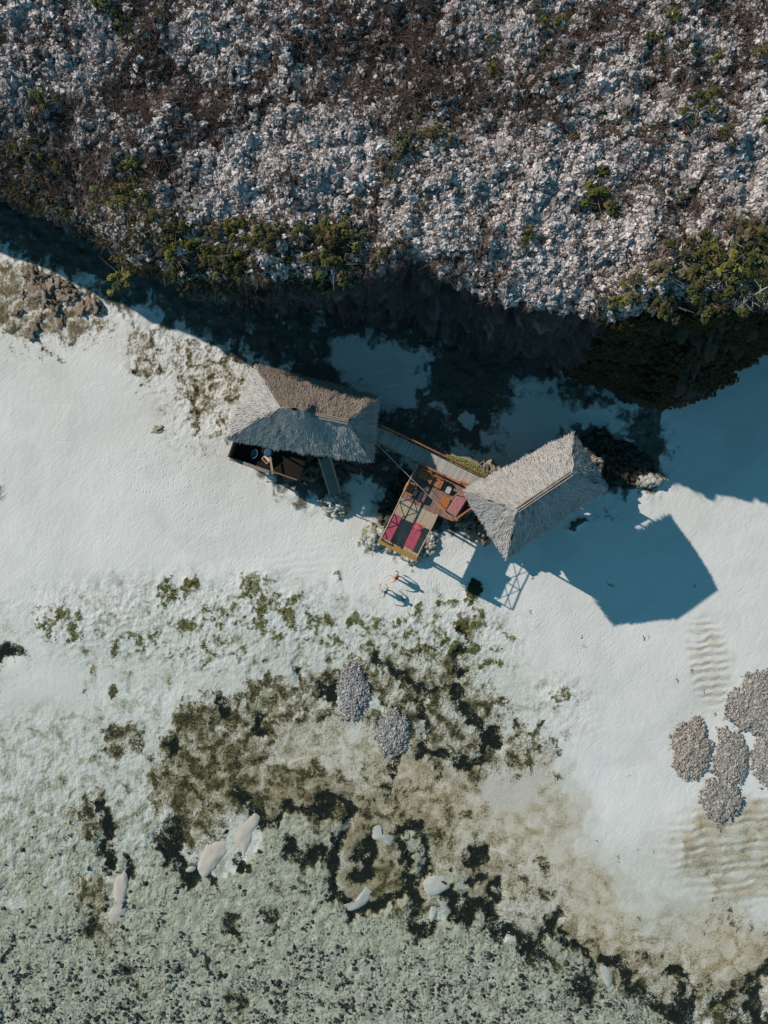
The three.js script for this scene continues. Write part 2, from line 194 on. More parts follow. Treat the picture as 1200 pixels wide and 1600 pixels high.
{ // -------- ground sheet
  const nx = 560, ny = 500, pos = new Float32Array((nx + 1) * (ny + 1) * 3), uv = new Float32Array((nx + 1) * (ny + 1) * 2), idx = new Uint32Array(nx * ny * 6);
  for (let j = 0; j <= ny; j++) for (let i = 0; i <= nx; i++) {
    const x = FX0 + FW * i / nx, y = FY0 + FH * j / ny, o = j * (nx + 1) + i; const edge = Math.min(i, j, nx - i, ny - j);
    pos[o * 3] = (x - 600) / S; pos[o * 3 + 1] = groundY(x, y) * ss(0, 12, edge) - 0.3 * (1 - ss(0, 12, edge)); pos[o * 3 + 2] = (y - 800) / S;
    uv[o * 2] = i / nx; uv[o * 2 + 1] = j / ny;
  }
  let k = 0; for (let j = 0; j < ny; j++) for (let i = 0; i < nx; i++) { const a = j * (nx + 1) + i, b = a + 1, c = a + nx + 1, d = c + 1; idx[k++] = a; idx[k++] = c; idx[k++] = b; idx[k++] = b; idx[k++] = c; idx[k++] = d; }
  const g = new THREE.BufferGeometry(); g.setAttribute('position', new THREE.BufferAttribute(pos, 3)); g.setAttribute('uv', new THREE.BufferAttribute(uv, 2)); g.setIndex(new THREE.BufferAttribute(idx, 1)); g.computeVertexNormals();
  const TW = 2048, TH = 1848, col = new Uint8Array(TW * TH * 4), bmp = new Uint8Array(TW * TH * 4);
  const toS = v => v <= 0.0031308 ? 12.92 * v : 1.055 * Math.pow(v, 1 / 2.4) - 0.055;
  const LUT = new Uint8Array(4097); for (let i = 0; i <= 4096; i++) LUT[i] = Math.round(255 * toS(i / 4096));
  const q = v => LUT[Math.max(0, Math.min(4096, Math.round(v * 4096)))];
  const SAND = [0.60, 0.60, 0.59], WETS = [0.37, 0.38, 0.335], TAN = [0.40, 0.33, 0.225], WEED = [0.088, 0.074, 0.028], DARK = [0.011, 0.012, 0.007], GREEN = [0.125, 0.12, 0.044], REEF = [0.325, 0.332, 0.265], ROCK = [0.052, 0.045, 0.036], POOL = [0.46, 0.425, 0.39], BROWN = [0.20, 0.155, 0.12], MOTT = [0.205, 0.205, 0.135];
  const c = [0, 0, 0]; const mix = (b, t) => { if (t > 0) { if (t > 1) t = 1; c[0] += (b[0] - c[0]) * t; c[1] += (b[1] - c[1]) * t; c[2] += (b[2] - c[2]) * t; } };
  for (let j = 0; j < TH; j++) for (let i = 0; i < TW; i++) {
    const x = FX0 + FW * (i + .5) / TW, y = FY0 + FH * (j + .5) / TH;
    const n1 = noise(x / 26, y / 26), n2 = noise(x / 26 + 40, y / 26 + 9), n3 = noise(x / 9, y / 9), n4 = noise(x / 9 + 20, y / 9 + 5), f1 = noise(x / 3.4, y / 3.4), f2 = noise(x / 1.7 + 9, y / 1.7);
    const big = noise(x / 120 + 5, y / 120), wx = x + 15 * n1 + 7 * n3, wy = y + 15 * n2 + 7 * n4, fr = fbm(wx / 21 + 9, wy / 21, 5);
    const det = 0.55 * n3 + 0.5 * noise(x / 5 + 3, y / 5) + 0.35 * f1 + 0.2 * f2;                         // patchy detail
    c[0] = SAND[0]; c[1] = SAND[1]; c[2] = SAND[2];
    const m0 = 1 + 0.09 * big + 0.04 * n1 + 0.02 * f2 - .05 * ss(.12, .3, noise(x / 75 + 21, y / 55 + 4)); c[0] *= m0; c[1] *= m0; c[2] *= m0 * (1 + 0.02 * big);
    let b = 0.5 + 0.035 * noise(x / 7, y / 16) + 0.025 * f1 + 0.02 * f2; const tr = at(fTramp, wx, wy); if (tr > .02) { const ft = ss(.28, .5, noise(x / 2.6 + 5, y / 3.4 + 2) + .25 * n3); b -= .22 * tr * ft; }
    const wet = at(fWet, wx, wy); mix(WETS, 0.55 * wet * (0.8 + 0.5 * big) + 0.12 * wet * det);
    const tan = at(fTan, wx, wy), tn = tan * (0.9 + 0.6 * fr + 0.5 * big + 0.25 * det); mix(TAN, tn);
    if (tan > 0.05) mix(WEED, tan * ss(0.15, 0.95, 0.6 * noise(x / 60, y / 60) + fr * .8 + 0.9 * (f1 + f2) + .2) * 0.62);
    { const ha = at(fHalo, wx, wy) * ss(860, 960, y); if (ha > .03) { const f3 = noise(x / 1.1 + 4, y / 1.1 + 6); mix([.13, .105, .05], ss(.1, .75, 1.15 * ha + .25 * tan + .5 * f1 + .75 * f2 + .6 * f3 + .55 * fr - .12) * .72); } }
    const pool = at(fPool, wx, wy); mix(POOL, ss(0.35, 0.6, pool));
    const mo = at(fMott, wx, wy); if (mo > 0.02) { const k = mo * ss(-0.1, 0.55, 0.7 * det + 0.9 * fr); mix(MOTT, k * 0.9); mix(GREEN, mo * ss(0.35, 0.8, 0.6 * det + 0.8 * fr + .3 * noise(x / 40, y / 40)) * 0.65); mix(DARK, mo * ss(.75, 1.05, det + fr) * .6); b += 0.30 * mo * det; }
    const rf = at(fReef, wx, wy); if (rf > 0.02) {
      const rr = ss(0.25, 0.75, rf + .45 * fr); mix(REEF, rr * (0.92 + 0.1 * n1)); const sp = noise(x / 4.2 + 60, y / 4.2) + 0.75 * noise(x / 2.1, y / 2.1 + 30) + 0.55 * noise(x / 30 + 12, y / 30) + 0.25 * ss(1380, 1500, y) - 0.05;
      mix([0.06, 0.057, 0.047], rr * ss(0.40, 0.58, sp + .25 * f2) * 0.9); mix([0.16, 0.17, 0.125], rr * ss(0.0, 0.5, noise(x / 17, y / 17) + 0.6 * det) * 0.6); mix([.46, .455, .375], rr * ss(.1, .6, noise(x / 11 + 31, y / 11) + .5 * f1) * .7); mix(WEED, rr * ss(.5, .75, noise(x / 34 + 3, y / 34 + 8) + .5 * det) * .6); b += rr * (0.30 * det - 0.14 * ss(0.35, 0.6, sp)); }
    const wd = at(fWeed, wx, wy); if (wd > 0.02) { const k = ss(0.34, 0.80, 0.9 * wd + 0.42 * det + 0.6 * fr + .35 * f2 + .25 * f1); const kk = Math.max(0, Math.min(1, .42 - .8 * fr + .5 * f1 + .4 * f2 + .4 * (1 - wd))); mix([lerp(WEED[0], 0.27, kk), lerp(WEED[1], 0.225, kk), lerp(WEED[2], 0.135, kk)], k * 0.93); mix(DARK, k * ss(0.0, 0.62, .55 * det + .9 * fr - .08) * 0.9); b += 0.16 * k * (0.4 + det); }
    const up = ss(560, 520, y) * ss(260, 180, x); if (up > 0 && wd > 0.1) mix(BROWN, up * ss(.45, .95, .7 * wd + det * .6 + .4 * fr) * 0.7);
    const gr = at(fGreen, wx, wy); if (gr > 0.02) { const k = ss(0.42, 0.85, .85 * gr + 0.55 * det + .6 * fr); mix(GREEN, k * 0.85); mix(DARK, k * ss(0.35, 0.8, det + 0.2) * 0.5); b += 0.2 * k * (0.4 + det); }
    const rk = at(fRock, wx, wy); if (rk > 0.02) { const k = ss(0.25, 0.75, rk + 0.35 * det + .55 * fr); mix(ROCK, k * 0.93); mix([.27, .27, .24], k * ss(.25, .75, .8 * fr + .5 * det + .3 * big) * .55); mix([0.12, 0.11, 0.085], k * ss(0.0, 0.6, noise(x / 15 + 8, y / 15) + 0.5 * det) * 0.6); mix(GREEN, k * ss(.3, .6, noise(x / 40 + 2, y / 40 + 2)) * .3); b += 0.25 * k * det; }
    const dk = at(fDark, x + 12 * n3 + 12 * n1 + 5 * f1, y + 12 * n4 + 12 * n2 + 5 * f2); if (dk > 0.02) { const e = .86 * dk + 0.4 * f1 + 0.4 * n3 + 1.0 * fr + .15 * n1; mix([.13, .11, .055], ss(.12, .5, e + .5 * f2) * .75); mix([.03, .03, .015], ss(0.40, 0.72, e + .45 * f2) * .9); mix(DARK, ss(0.62, 1.0, e + .4 * f2) * 0.95); }
    const rp = at(fRip, x, y); if (rp > 0.02) { const s = Math.sin((y + 0.12 * (x - 1100) + 9 * n1 + 5 * noise(x / 50, y / 50)) * (y > 1200 ? 0.42 : 0.50)); b += 0.22 * rp * s; mix(WEED, 0.5 * rp * ss(0.88, 1, -s) * ss(-.15, .35, n3 + n1)); }
    // wave-cut drainage scallops and trampled sand
    const dry = (1 - wet) * (1 - rk); b += dry * 0.07 * Math.abs(noise(x / 16 + y / 40, y / 30)) + (y < 1000 || x > 900 ? 0.05 * noise((x + y) / 5, (y - x) / 14) : 0) + wet * 0.03 * ss(-.1, .3, big) * Math.sin((x * 0.35 + y + 16 * n1) * 0.8); { const cr = Math.abs(noise(x / 90 + 3, y / 60 + 11)); b -= dry * .07 * ss(.012, 0, cr) * ss(-.1, .2, n1); }
    { const k = 1 + (0.05 + .34 * Math.max(wet * .8, mo, rf, tan * .7)) * (.6 * f1 + .5 * f2 + .35 * n3); c[0] *= k; c[1] *= k; c[2] *= k; }
    const o = (j * TW + i) * 4; col[o] = q(c[0]); col[o + 1] = q(c[1]); col[o + 2] = q(c[2]); col[o + 3] = 255; const bb = Math.max(0, Math.min(255, b * 255)); bmp[o] = bmp[o + 1] = bmp[o + 2] = bb; bmp[o + 3] = 255;
  }
  const mk = (d, s) => { const t = new THREE.DataTexture(d, TW, TH); t.magFilter = THREE.LinearFilter; t.minFilter = THREE.LinearMipmapLinearFilter; t.generateMipmaps = true; if (s) t.colorSpace = THREE.SRGBColorSpace; t.needsUpdate = true; return t; };
  structure('beach_ground', g, new THREE.MeshPhysicalMaterial({ specularIntensity: 0.2, map: mk(col, true), bumpMap: mk(bmp, false), bumpScale: 0.16, roughness: 0.93 }));
  // the shore beyond, reaching the horizon
  const sh = new THREE.Shape(); sh.moveTo(-2500, -2500); sh.lineTo(2500, -2500); sh.lineTo(2500, 2500); sh.lineTo(-2500, 2500);
  const hole = new THREE.Path(); const x0 = (FX0 - 600) / S + 0.3, x1 = (FX0 + FW - 600) / S - 0.3, z0 = (FY0 - 800) / S + 0.3, z1 = (FY0 + FH - 800) / S - 0.3;
  hole.moveTo(x0, -z0); hole.lineTo(x0, -z1); hole.lineTo(x1, -z1); hole.lineTo(x1, -z0); sh.holes.push(hole);
  const og = new THREE.ShapeGeometry(sh); og.rotateX(-Math.PI / 2); og.translate(0, -0.32, 0);
  structure('outer_ground', og, mat([0.47, 0.475, 0.45], 0.95));
}
console.log('ground done');

// ---------------------------------------------------------------- shallow water over the low shore
{
  const pts = [[-220, 880], [-60, 930], [30, 955], [75, 940], [130, 985], [200, 972], [240, 905], [300, 890], [370, 905], [420, 890], [480, 935], [560, 950], [640, 965], [700, 985], [790, 1010], [820, 1060], [860, 1120], [880, 1190], [930, 1270], [990, 1330], [1060, 1350], [1085, 1290], [1110, 1270], [1200, 1260], [1420, 1250], [1420, 3000], [-220, 3000]];
  const sh = new THREE.Shape(); pts.forEach(([x, y], i) => { const a = (x - 600) / S, b = -(y - 800) / S; i ? sh.lineTo(a, b) : sh.moveTo(a, b); });
  const g = new THREE.ShapeGeometry(sh); g.rotateX(-Math.PI / 2); g.translate(0, WATER + 0.10, 0);
  const o = structure('sea_water', g, new THREE.MeshPhysicalMaterial({ color: lin(0.985, 1, 0.99), roughness: 0.06, transmission: 1, thickness: 0, ior: 1.33 }));
  o.castShadow = false;
}

// ---------------------------------------------------------------- cliff
const EDGE = [[-900, -60], [-500, 130], [-373, 183], [21, 359], [166, 428], [238, 457], [289, 500], [347, 529], [412, 540], [484, 536], [571, 532], [629, 513], [672, 534], [716, 551], [766, 565], [860, 578], [925, 566], [1000, 570], [1060, 572], [1114, 560], [1250, 550], [1500, 530], [2200, 500]];
const BULGE = [[-900, -40], [166, -50], [289, -50], [347, -48], [412, -40], [484, -32], [571, -10], [629, 14], [716, 6], [860, 12], [905, 40], [950, 66], [1000, 80], [1040, 60], [1080, 22], [1120, 4], [1500, 0], [2200, 0]];
const poly1 = (t, x) => { for (let i = 0; i + 1 < t.length; i++) if (x <= t[i + 1][0]) { const k = (x - t[i][0]) / (t[i + 1][0] - t[i][0]); return lerp(t[i][1], t[i + 1][1], k); } return t[t.length - 1][1]; };
const edgeY = x => poly1(EDGE, x) + 12 * noise(x / 30, 4.2) + 9 * noise(x / 11, 8.1) + 5 * noise(x / 4.5, 2.2);
const CH = 15.5;
const PATCH = [[220, 120, 50, 100, -.4], [600, 60, 120, 45, -.4], [560, 150, 80, 45, -.35], [330, 200, 60, 40, -.3], [720, 110, 60, 50, -.3], [1160, 40, 60, 40, -.35], [860, 170, 50, 25, -.3], [240, 270, 60, 40, -.3], [60, 240, 100, 50, -.35], [1140, 130, 40, 40, -.25], [940, 400, 150, 80, .3], [450, 250, 110, 90, .25], [880, 260, 80, 60, .2], [1120, 260, 80, 60, .25], [90, 110, 100, 50, .2], [700, 330, 100, 70, .2], [650, 250, 60, 50, .15]].map(([x, y, a, b, w]) => [600 + (x - 600) * .723, 800 + (y - 800) * .723, a * .723, b * .723, w * .8]);
const patches = (x, y) => { let s = 0; for (const [a, b, rx, ry, w] of PATCH) s += w * Math.exp(-(((x - a) / rx) ** 2 + ((y - b) / ry) ** 2)); return s; };
const rocky = (x, y) => 0.50 + 0.42 * fbm(x / 75 + 4, y / 60 + 1, 3) + 0.42 * noise(x / 15, y / 15) + .25 * noise(x / 6, y / 6) + patches(x, y);
function topY(x, y) {            // clifftop height at plan x, y
  const d = edgeY(x) - y, k = rocky(x, y), wx = x + 6 * noise(x / 9, y / 9) + 3 * noise(x / 3.5, y / 3.5), wy = y + 6 * noise(x / 9 + 33, y / 9) + 3 * noise(x / 3.5 + 5, y / 3.5 + 9);
  const L1 = lumps(wx / 17, wy / 17, 0.25 + 0.55 * k, 3) * (1 + .9 * noise(x / 3.1, y / 3.1)), L2 = lumps(wx / 7.5, wy / 7.5, 0.1 + 0.75 * k, 57) * (1 + 1.1 * noise(x / 2.3 + 8, y / 2.3));
  const h = CH + 0.9 * fbm(x / 150, y / 120, 2) + 0.55 * fbm(x / 34, y / 34, 4) + 0.40 * L1 + 0.20 * L2 - 0.9 * Math.pow(1 - Math.min(1, Math.max(0, d) / 26), 2) - 1.9 * ss(120, 0, d) * ss(340, 230, x);
  return [h, L1, L2, k];
}
{
  const xs = []; for (let x = -900; x < 110; x += 22) xs.push(x); for (let x = 110; x < 1090; x += 1.2) xs.push(x); for (let x = 1090; x < 2200; x += 22) xs.push(x);
  const ds = []; for (let d = 900; d > 392; d -= 18) ds.push(d); for (let d = 392; d > 0; d -= 1.2) ds.push(d); ds.push(0);
  const FR = 110, nx = xs.length, nt = ds.length, ny = nt + FR;
  const pos = new Float32Array(nx * ny * 3), col = new Float32Array(nx * ny * 3), idx = [];
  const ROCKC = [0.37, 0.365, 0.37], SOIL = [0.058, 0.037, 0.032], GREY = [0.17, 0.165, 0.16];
  for (let i = 0; i < nx; i++) {
    const x = xs[i], ey = edgeY(x), bl = poly1(BULGE, x);
    for (let j = 0; j < ny; j++) {
      const o = (j * nx + i) * 3; let y, h, r, g, b;
      if (j < nt) {
        y = ey - ds[j]; const [t, L1, L2, k] = topY(x, y); h = t;
        const grain = noise(x / 2.2, y / 2.2), pt = noise(x / 40 + 9, y / 40);
        const scrub = ss(60, 10, ds[j]) * 0.0 + ss(420, 250, x) * ss(190, 40, ds[j]) * 0.55;
        let m = Math.min(1, ss(0.2, 0.45, L1) * 0.55 + ss(0.15, 0.4, L2) * .8) * (0.62 + 0.38 * ss(.3, .7, k)) ; m *= ss(-.35, .15, grain + .5 * noise(x / 5, y / 5) + .5 * (k - .5)); m = Math.max(m, ss(0.75, 1.1, k + 0.35 * grain) * 0.35);
        const rk = 1 + 0.22 * grain + 0.18 * pt, sl = 1 + 0.5 * grain + 0.5 * pt;
        r = lerp(SOIL[0] * sl, lerp(ROCKC[0], GREY[0], scrub) * rk, m); g = lerp(SOIL[1] * sl, lerp(ROCKC[1], GREY[1], scrub) * rk, m); b = lerp(SOIL[2] * sl, lerp(ROCKC[2], GREY[2], scrub) * rk, m);
        pos[o] = (x - 600) / S; pos[o + 1] = h; pos[o + 2] = (y - 800) / S;
      } else {
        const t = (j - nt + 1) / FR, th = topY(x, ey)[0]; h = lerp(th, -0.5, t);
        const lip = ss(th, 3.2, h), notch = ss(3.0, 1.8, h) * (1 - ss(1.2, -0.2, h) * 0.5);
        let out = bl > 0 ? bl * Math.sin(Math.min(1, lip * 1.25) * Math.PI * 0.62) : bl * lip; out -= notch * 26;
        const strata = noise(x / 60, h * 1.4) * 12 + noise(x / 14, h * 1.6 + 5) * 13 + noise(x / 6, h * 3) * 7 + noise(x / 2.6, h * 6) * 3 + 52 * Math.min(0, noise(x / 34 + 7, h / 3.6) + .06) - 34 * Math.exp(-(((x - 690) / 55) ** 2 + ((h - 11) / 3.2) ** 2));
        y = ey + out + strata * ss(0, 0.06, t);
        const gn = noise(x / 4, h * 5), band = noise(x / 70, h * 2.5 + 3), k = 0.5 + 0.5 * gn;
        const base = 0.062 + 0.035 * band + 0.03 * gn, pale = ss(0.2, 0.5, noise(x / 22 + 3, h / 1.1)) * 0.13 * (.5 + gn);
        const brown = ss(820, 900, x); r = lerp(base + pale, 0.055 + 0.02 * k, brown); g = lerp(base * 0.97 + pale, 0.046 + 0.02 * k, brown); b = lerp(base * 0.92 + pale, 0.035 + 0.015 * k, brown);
        pos[o] = (x + 4 * noise(x / 9, h * 2)) / S - 600 / S; pos[o + 1] = h; pos[o + 2] = (y - 800) / S;
      }
      col[o] = Math.max(0.01, r); col[o + 1] = Math.max(0.01, g); col[o + 2] = Math.max(0.01, b);
    }
  }
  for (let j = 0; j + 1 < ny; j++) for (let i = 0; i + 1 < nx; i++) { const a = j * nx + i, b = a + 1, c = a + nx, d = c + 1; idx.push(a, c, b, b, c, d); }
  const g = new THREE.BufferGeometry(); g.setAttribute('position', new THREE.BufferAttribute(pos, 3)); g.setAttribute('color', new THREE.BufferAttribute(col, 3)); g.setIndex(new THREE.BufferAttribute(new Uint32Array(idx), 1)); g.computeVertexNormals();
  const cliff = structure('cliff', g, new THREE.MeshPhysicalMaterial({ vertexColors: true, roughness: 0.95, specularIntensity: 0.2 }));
  cliff.userData.label = 'tall coral limestone cliff with a rocky scrub-covered top';
  // loose coral rag lying on the top
  const r = rng(77), vars = [1, 2, 3, 4].map(k => { const g = stoneGeo(100 + k, 1, 0.85, 0.8).toNonIndexed(); g.computeVertexNormals(); return g; }), rm = mat([1, 1, 1], 0.92);
  const m4 = new THREE.Matrix4(), qn = new THREE.Quaternion(), eu = new THREE.Euler(), cc = new THREE.Color();
  const per = 42000;
  vars.forEach((vg) => {
    const im = new THREE.InstancedMesh(vg, rm, per); im.name = 'loose_rubble'; im.userData.kind = 'stuff'; shade(im); let n = 0;
    while (n < per) {
      const x = 120 + r() * 960, ey = edgeY(x), y = ey - 4 - r() * 390, k = rocky(x, y); if (r() > ss(0.32, 0.85, k) * .95 + 0.055) continue;
      const s = 0.022 + 0.15 * Math.pow(r(), 4.5), h = topY(x, y)[0];
      m4.compose(V((x - 600) / S, h + s * 0.25, (y - 800) / S), qn.setFromEuler(eu.set(r() * 6, r() * 6, r() * 6)), V(s * (0.8 + .5 * r()), s * (0.8 + .4 * r()), s * (0.8 + .5 * r()))); im.setMatrixAt(n, m4);
      const lf = ss(420, 250, x) * ss(190, 40, ey - y), v = (0.17 + 0.46 * r()) * (1 - 0.5 * lf) * (r() < 0.12 ? 0.45 : 1), wr = r() * 0.06; im.setColorAt(n, cc.setRGB(v * (1.05 + wr * 1.5), v * (0.965 + wr * 0.2), v * (.975 - wr))); n++;
    }
    cliff.add(im);
  });
  // the larger rocks, one by one
  const big = [5, 6, 7, 8, 9].map(k => stoneGeo(200 + k, 3, 0.75, 0.6)), bm = [[.40, .395, .395], [.36, .35, .345], [.44, .43, .42], [.33, .31, .30]].map(c => mat(c, 0.92, { map: grain }));
  big.forEach(b => { const p = b.attributes.position, u = new Float32Array(p.count * 2); for (let i = 0; i < p.count; i++) { u[2 * i] = p.getX(i) * 0.7; u[2 * i + 1] = p.getZ(i) * 0.7; } b.setAttribute('uv', new THREE.BufferAttribute(u, 2)); });
  for (let n = 0; n < 300;) {
    const x = 150 + r() * 900, ey = edgeY(x), y = ey - 10 - r() * 350; if (rocky(x, y) < 0.42 + 0.25 * r()) continue;
    const o = part(n ? `rock_${String(n).padStart(3, '0')}` : 'rock', big[n % 5], bm[Math.floor(r() * 4)], cliff), s = 0.13 + 0.18 * Math.pow(r(), 1.8);
    o.position.set((x - 600) / S, topY(x, y)[0] - s * 0.05, (y - 800) / S); o.rotation.set(r() * .6, r() * 6, r() * .6); o.scale.set(s * (.8 + .6 * r()), s, s * (.8 + .6 * r())); n++;
  }
  // dry twigs and leafless scrub over the brown soil
  const tg = []; for (let k = 0; k < 9; k++) { const a = r() * 6.28, e = 0.15 + r() * 0.7, L = 0.35 + r() * 0.5; tg.push(new THREE.CylinderGeometry(0.006, 0.014, L, 4).translate(0, L / 2, 0).rotateZ(Math.PI / 2 - e).rotateY(a)); }
  const im = new THREE.InstancedMesh(mergeGeometries(tg), mat([1, 1, 1], 0.95), 6500); im.name = 'dry_twigs'; im.userData.kind = 'stuff'; shade(im);
  for (let n = 0; n < 6500;) { const x = 120 + r() * 960, ey = edgeY(x), d = 2 + r() * 390, y = ey - d, k = rocky(x, y); if (r() < ss(0.2, 0.75, k) * 0.92) continue; const s = 0.5 + 0.9 * r(); m4.compose(V((x - 600) / S, topY(x, y)[0], (y - 800) / S), qn.setFromEuler(eu.set(0, r() * 6, 0)), V(s, s, s)); im.setMatrixAt(n, m4); const v = 0.05 + 0.12 * r(); im.setColorAt(n, cc.setRGB(v * 1.25, v * 0.88, v * 0.74)); n++; }
  cliff.add(im);
}
console.log('cliff done');

// ---------------------------------------------------------------- shrubs
const leafMats = [[0.092, 0.096, 0.022], [0.066, 0.072, 0.020], [0.135, 0.13, 0.034], [0.11, 0.096, 0.056]].map(c => new THREE.MeshPhysicalMaterial({ color: lin(...c), roughness: 0.8, specularIntensity: 0.4, vertexColors: true, side: THREE.DoubleSide }));
const stemMat = mat([0.20, 0.165, 0.135], 0.95);
function foliage(seed, lobes, leaves, leaf) {
  const r = rng(seed), P0 = [], C0 = [], lob = [], stems = [];
  for (let i = 0; i < 9; i++) { const a = r() * 6.283, p = V(Math.cos(a), .35 + .5 * r(), Math.sin(a)), L = .8 + .45 * r(); stems.push(new THREE.CylinderGeometry(0.006, 0.018, L, 4).translate(0, L / 2, 0).applyQuaternion(new THREE.Quaternion().setFromUnitVectors(UP, p.normalize()))); }
  for (let i = 0; i < lobes; i++) { const a = r() * 6.283, d = Math.sqrt(r()) * 0.9; const p = V(Math.cos(a) * d, 0.25 + r() * 0.5 * (1.1 - d), Math.sin(a) * d); lob.push([p, 0.10 + 0.2 * r() * r(), .45 + 1.0 * r(), r() < .16]); stems.push(new THREE.CylinderGeometry(0.012, 0.03, 1, 5).translate(0, .5, 0).scale(1, p.length(), 1).applyQuaternion(new THREE.Quaternion().setFromUnitVectors(UP, p.clone().normalize()))); }
  for (let i = 0; i < leaves; i++) {
    const [c, rad, lum, dead] = lob[Math.floor(r() * lobes)], lv = lum * (.6 + .8 * r()); const d = V(r() - .5, r() - .5, r() - .5).normalize(); const p = c.clone().addScaledVector(d, rad * (0.55 + 0.5 * r())); p.y = Math.max(0.02, p.y);
    const n = d.clone().add(V((r() - .5), 0.6 + r() * .6, (r() - .5))).normalize(), t = V(r() - .5, r() - .5, r() - .5).cross(n).normalize(), b = n.clone().cross(t); const L = leaf * (0.6 + 0.8 * r()), W = L * 0.5;
    const q = [p.clone().addScaledVector(t, -L), p.clone().addScaledVector(b, W).addScaledVector(n, L * .15), p.clone().addScaledVector(t, L), p.clone().addScaledVector(b, -W).addScaledVector(n, L * .15)];
    for (const k of [0, 1, 2, 0, 2, 3]) { P0.push(q[k].x, q[k].y, q[k].z); dead ? C0.push(lv * 1.25, lv * .85, lv * 1.3) : C0.push(lv, lv, lv); }
  }
  const g = new THREE.BufferGeometry(); g.setAttribute('position', new THREE.Float32BufferAttribute(P0, 3)); g.setAttribute('color', new THREE.Float32BufferAttribute(C0, 3)); g.computeVertexNormals();
  return [g, mergeGeometries(stems)];
}
const bushes = [[301, 12, 620, 0.075], [302, 17, 900, 0.062], [303, 9, 420, 0.085], [304, 21, 1100, 0.055]].map(a => foliage(...a));
{
  // [survey x, y, radius in survey units, kind of leaf]
  const edge = [[205, 262, 16, 2], [165, 310, 22, 0], [190, 300, 22, 0], [215, 320, 20, 0], [150, 395, 26, 2], [175, 388, 14, 2], [240, 340, 20, 1], [262, 365, 24, 1], [285, 345, 18, 1], [275, 400, 22, 0], [300, 380, 22, 0], [322, 408, 20, 0], [330, 365, 18, 3], [352, 345, 18, 0], [350, 395, 22, 1], [372, 355, 17, 0], [370, 415, 20, 1], [395, 390, 18, 0], [405, 365, 16, 0], [432, 372, 20, 1], [470, 368, 14, 0], [500, 385, 30, 1], [528, 372, 30, 0], [520, 410, 30, 1], [585, 402, 14, 3], [600, 395, 10, 2], [622, 380, 13, 3]];
  const right = [[985, 455, 18, 2], [965, 465, 15, 2], [950, 460, 16, 3], [1020, 430, 32, 3], [1060, 410, 28, 1], [1095, 400, 28, 0], [1090, 440, 28, 1], [1120, 430, 28, 2], [1140, 380, 24, 3], [1135, 365, 22, 3], [1165, 375, 24, 0], [1190, 400, 26, 1], [1160, 420, 30, 1], [1050, 470, 26, 3], [1075, 480, 24, 1], [1110, 470, 26, 1], [1150, 460, 30, 1], [1195, 365, 22, 3], [1185, 480, 18, 2], [1030, 475, 22, 1], [1200, 440, 26, 1]];
  const top = [[170, 6, 22, 1], [200, 42, 16, 1], [66, 158, 20, 1], [34, 216, 16, 0], [70, 235, 14, 1], [10, 215, 14, 1], [245, 18, 8, 0], [530, 8, 10, 3], [600, 72, 10, 3], [765, 108, 14, 0], [770, 70, 12, 3], [845, 38, 12, 0], [872, 30, 15, 0], [852, 74, 12, 0], [1045, 36, 14, 0], [1034, 62, 13, 0], [1008, 58, 12, 0], [1068, 75, 9, 0], [1072, 0, 8, 0], [1125, 90, 13, 2], [1085, 180, 22, 0], [1108, 150, 10, 0], [1120, 142, 8, 0], [950, 172, 9, 0], [978, 182, 11, 0], [1010, 204, 9, 0], [1130, 222, 12, 0], [1195, 88, 16, 0], [1190, 195, 10, 0], [640, 220, 26, 3], [632, 235, 18, 1], [680, 218, 18, 1], [600, 270, 18, 3], [935, 300, 30, 0], [955, 320, 22, 3], [1045, 300, 18, 3], [1075, 85, 7, 0], [820, 370, 14, 0], [815, 390, 9, 0], [660, 325, 12, 3], [895, 218, 12, 3], [560, 320, 10, 3], [895, 0, 8, 0], [948, 105, 6, 0], [966, 190, 7, 0], [900, 215, 10, 0], [505, 345, 14, 3], [1035, 90, 6, 0]];
  const rr = rng(9); let n = 0;
  const plant = (list, labelOf, group) => list.forEach((e, k) => {
    const [px, py, rad, kind] = e, p = A(px, py, CH + 0.3), f = 1 - CH / CAMH, plx = p.x * S + 600, ply = p.z * S + 800, d = edgeY(plx) - ply;
    let y = d > 2 ? topY(plx, ply)[0] + 0.08 : CH - 1.6 + d * 0.08;
    const o = thing('shrub', labelOf(e, k), 'shrub', V(p.x, y, p.z), rr() * 6.28, group), s = rad / S * f * 1.42, b = bushes[n++ % 4];
    const a = part('foliage', b[0], leafMats[kind], o), st = part('stem', b[1], stemMat, o); o.scale.set(s * (0.9 + .25 * rr()), s * (0.75 + .4 * rr()), s * (0.9 + .25 * rr()));
  });
  const ord = ['first', 'second', 'third', 'fourth', 'fifth', 'sixth', 'seventh', 'eighth', 'ninth', 'tenth', 'eleventh', 'twelfth', 'thirteenth', 'fourteenth', 'fifteenth', 'sixteenth', 'seventeenth', 'eighteenth', 'nineteenth', 'twentieth', 'twenty-first', 'twenty-second', 'twenty-third', 'twenty-fourth', 'twenty-fifth', 'twenty-sixth', 'twenty-seventh', 'twenty-eighth'];
  const hue = ['olive green', 'dark green', 'yellowish green', 'dull grey-green'];
  edge.sort((a, b) => a[0] - b[0]); right.sort((a, b) => a[0] - b[0]);
  plant(edge, (e, k) => `${hue[e[3]]} shrub on the left cliff edge, ${ord[k]} from left`, 'shrubs along the left cliff edge');
  plant(right, (e, k) => `${hue[e[3]]} shrub in the right cliff-edge thicket, ${ord[k]} from left`, 'shrubs in the right cliff-edge thicket');
  const cell = e => `${e[1] < 110 ? 'back' : e[1] < 240 ? 'middle' : 'front'} of the clifftop ${['at the far left', 'left of centre', 'at the centre', 'right of centre', 'at the far right'][Math.min(4, Math.floor(e[0] / 240))]}`;
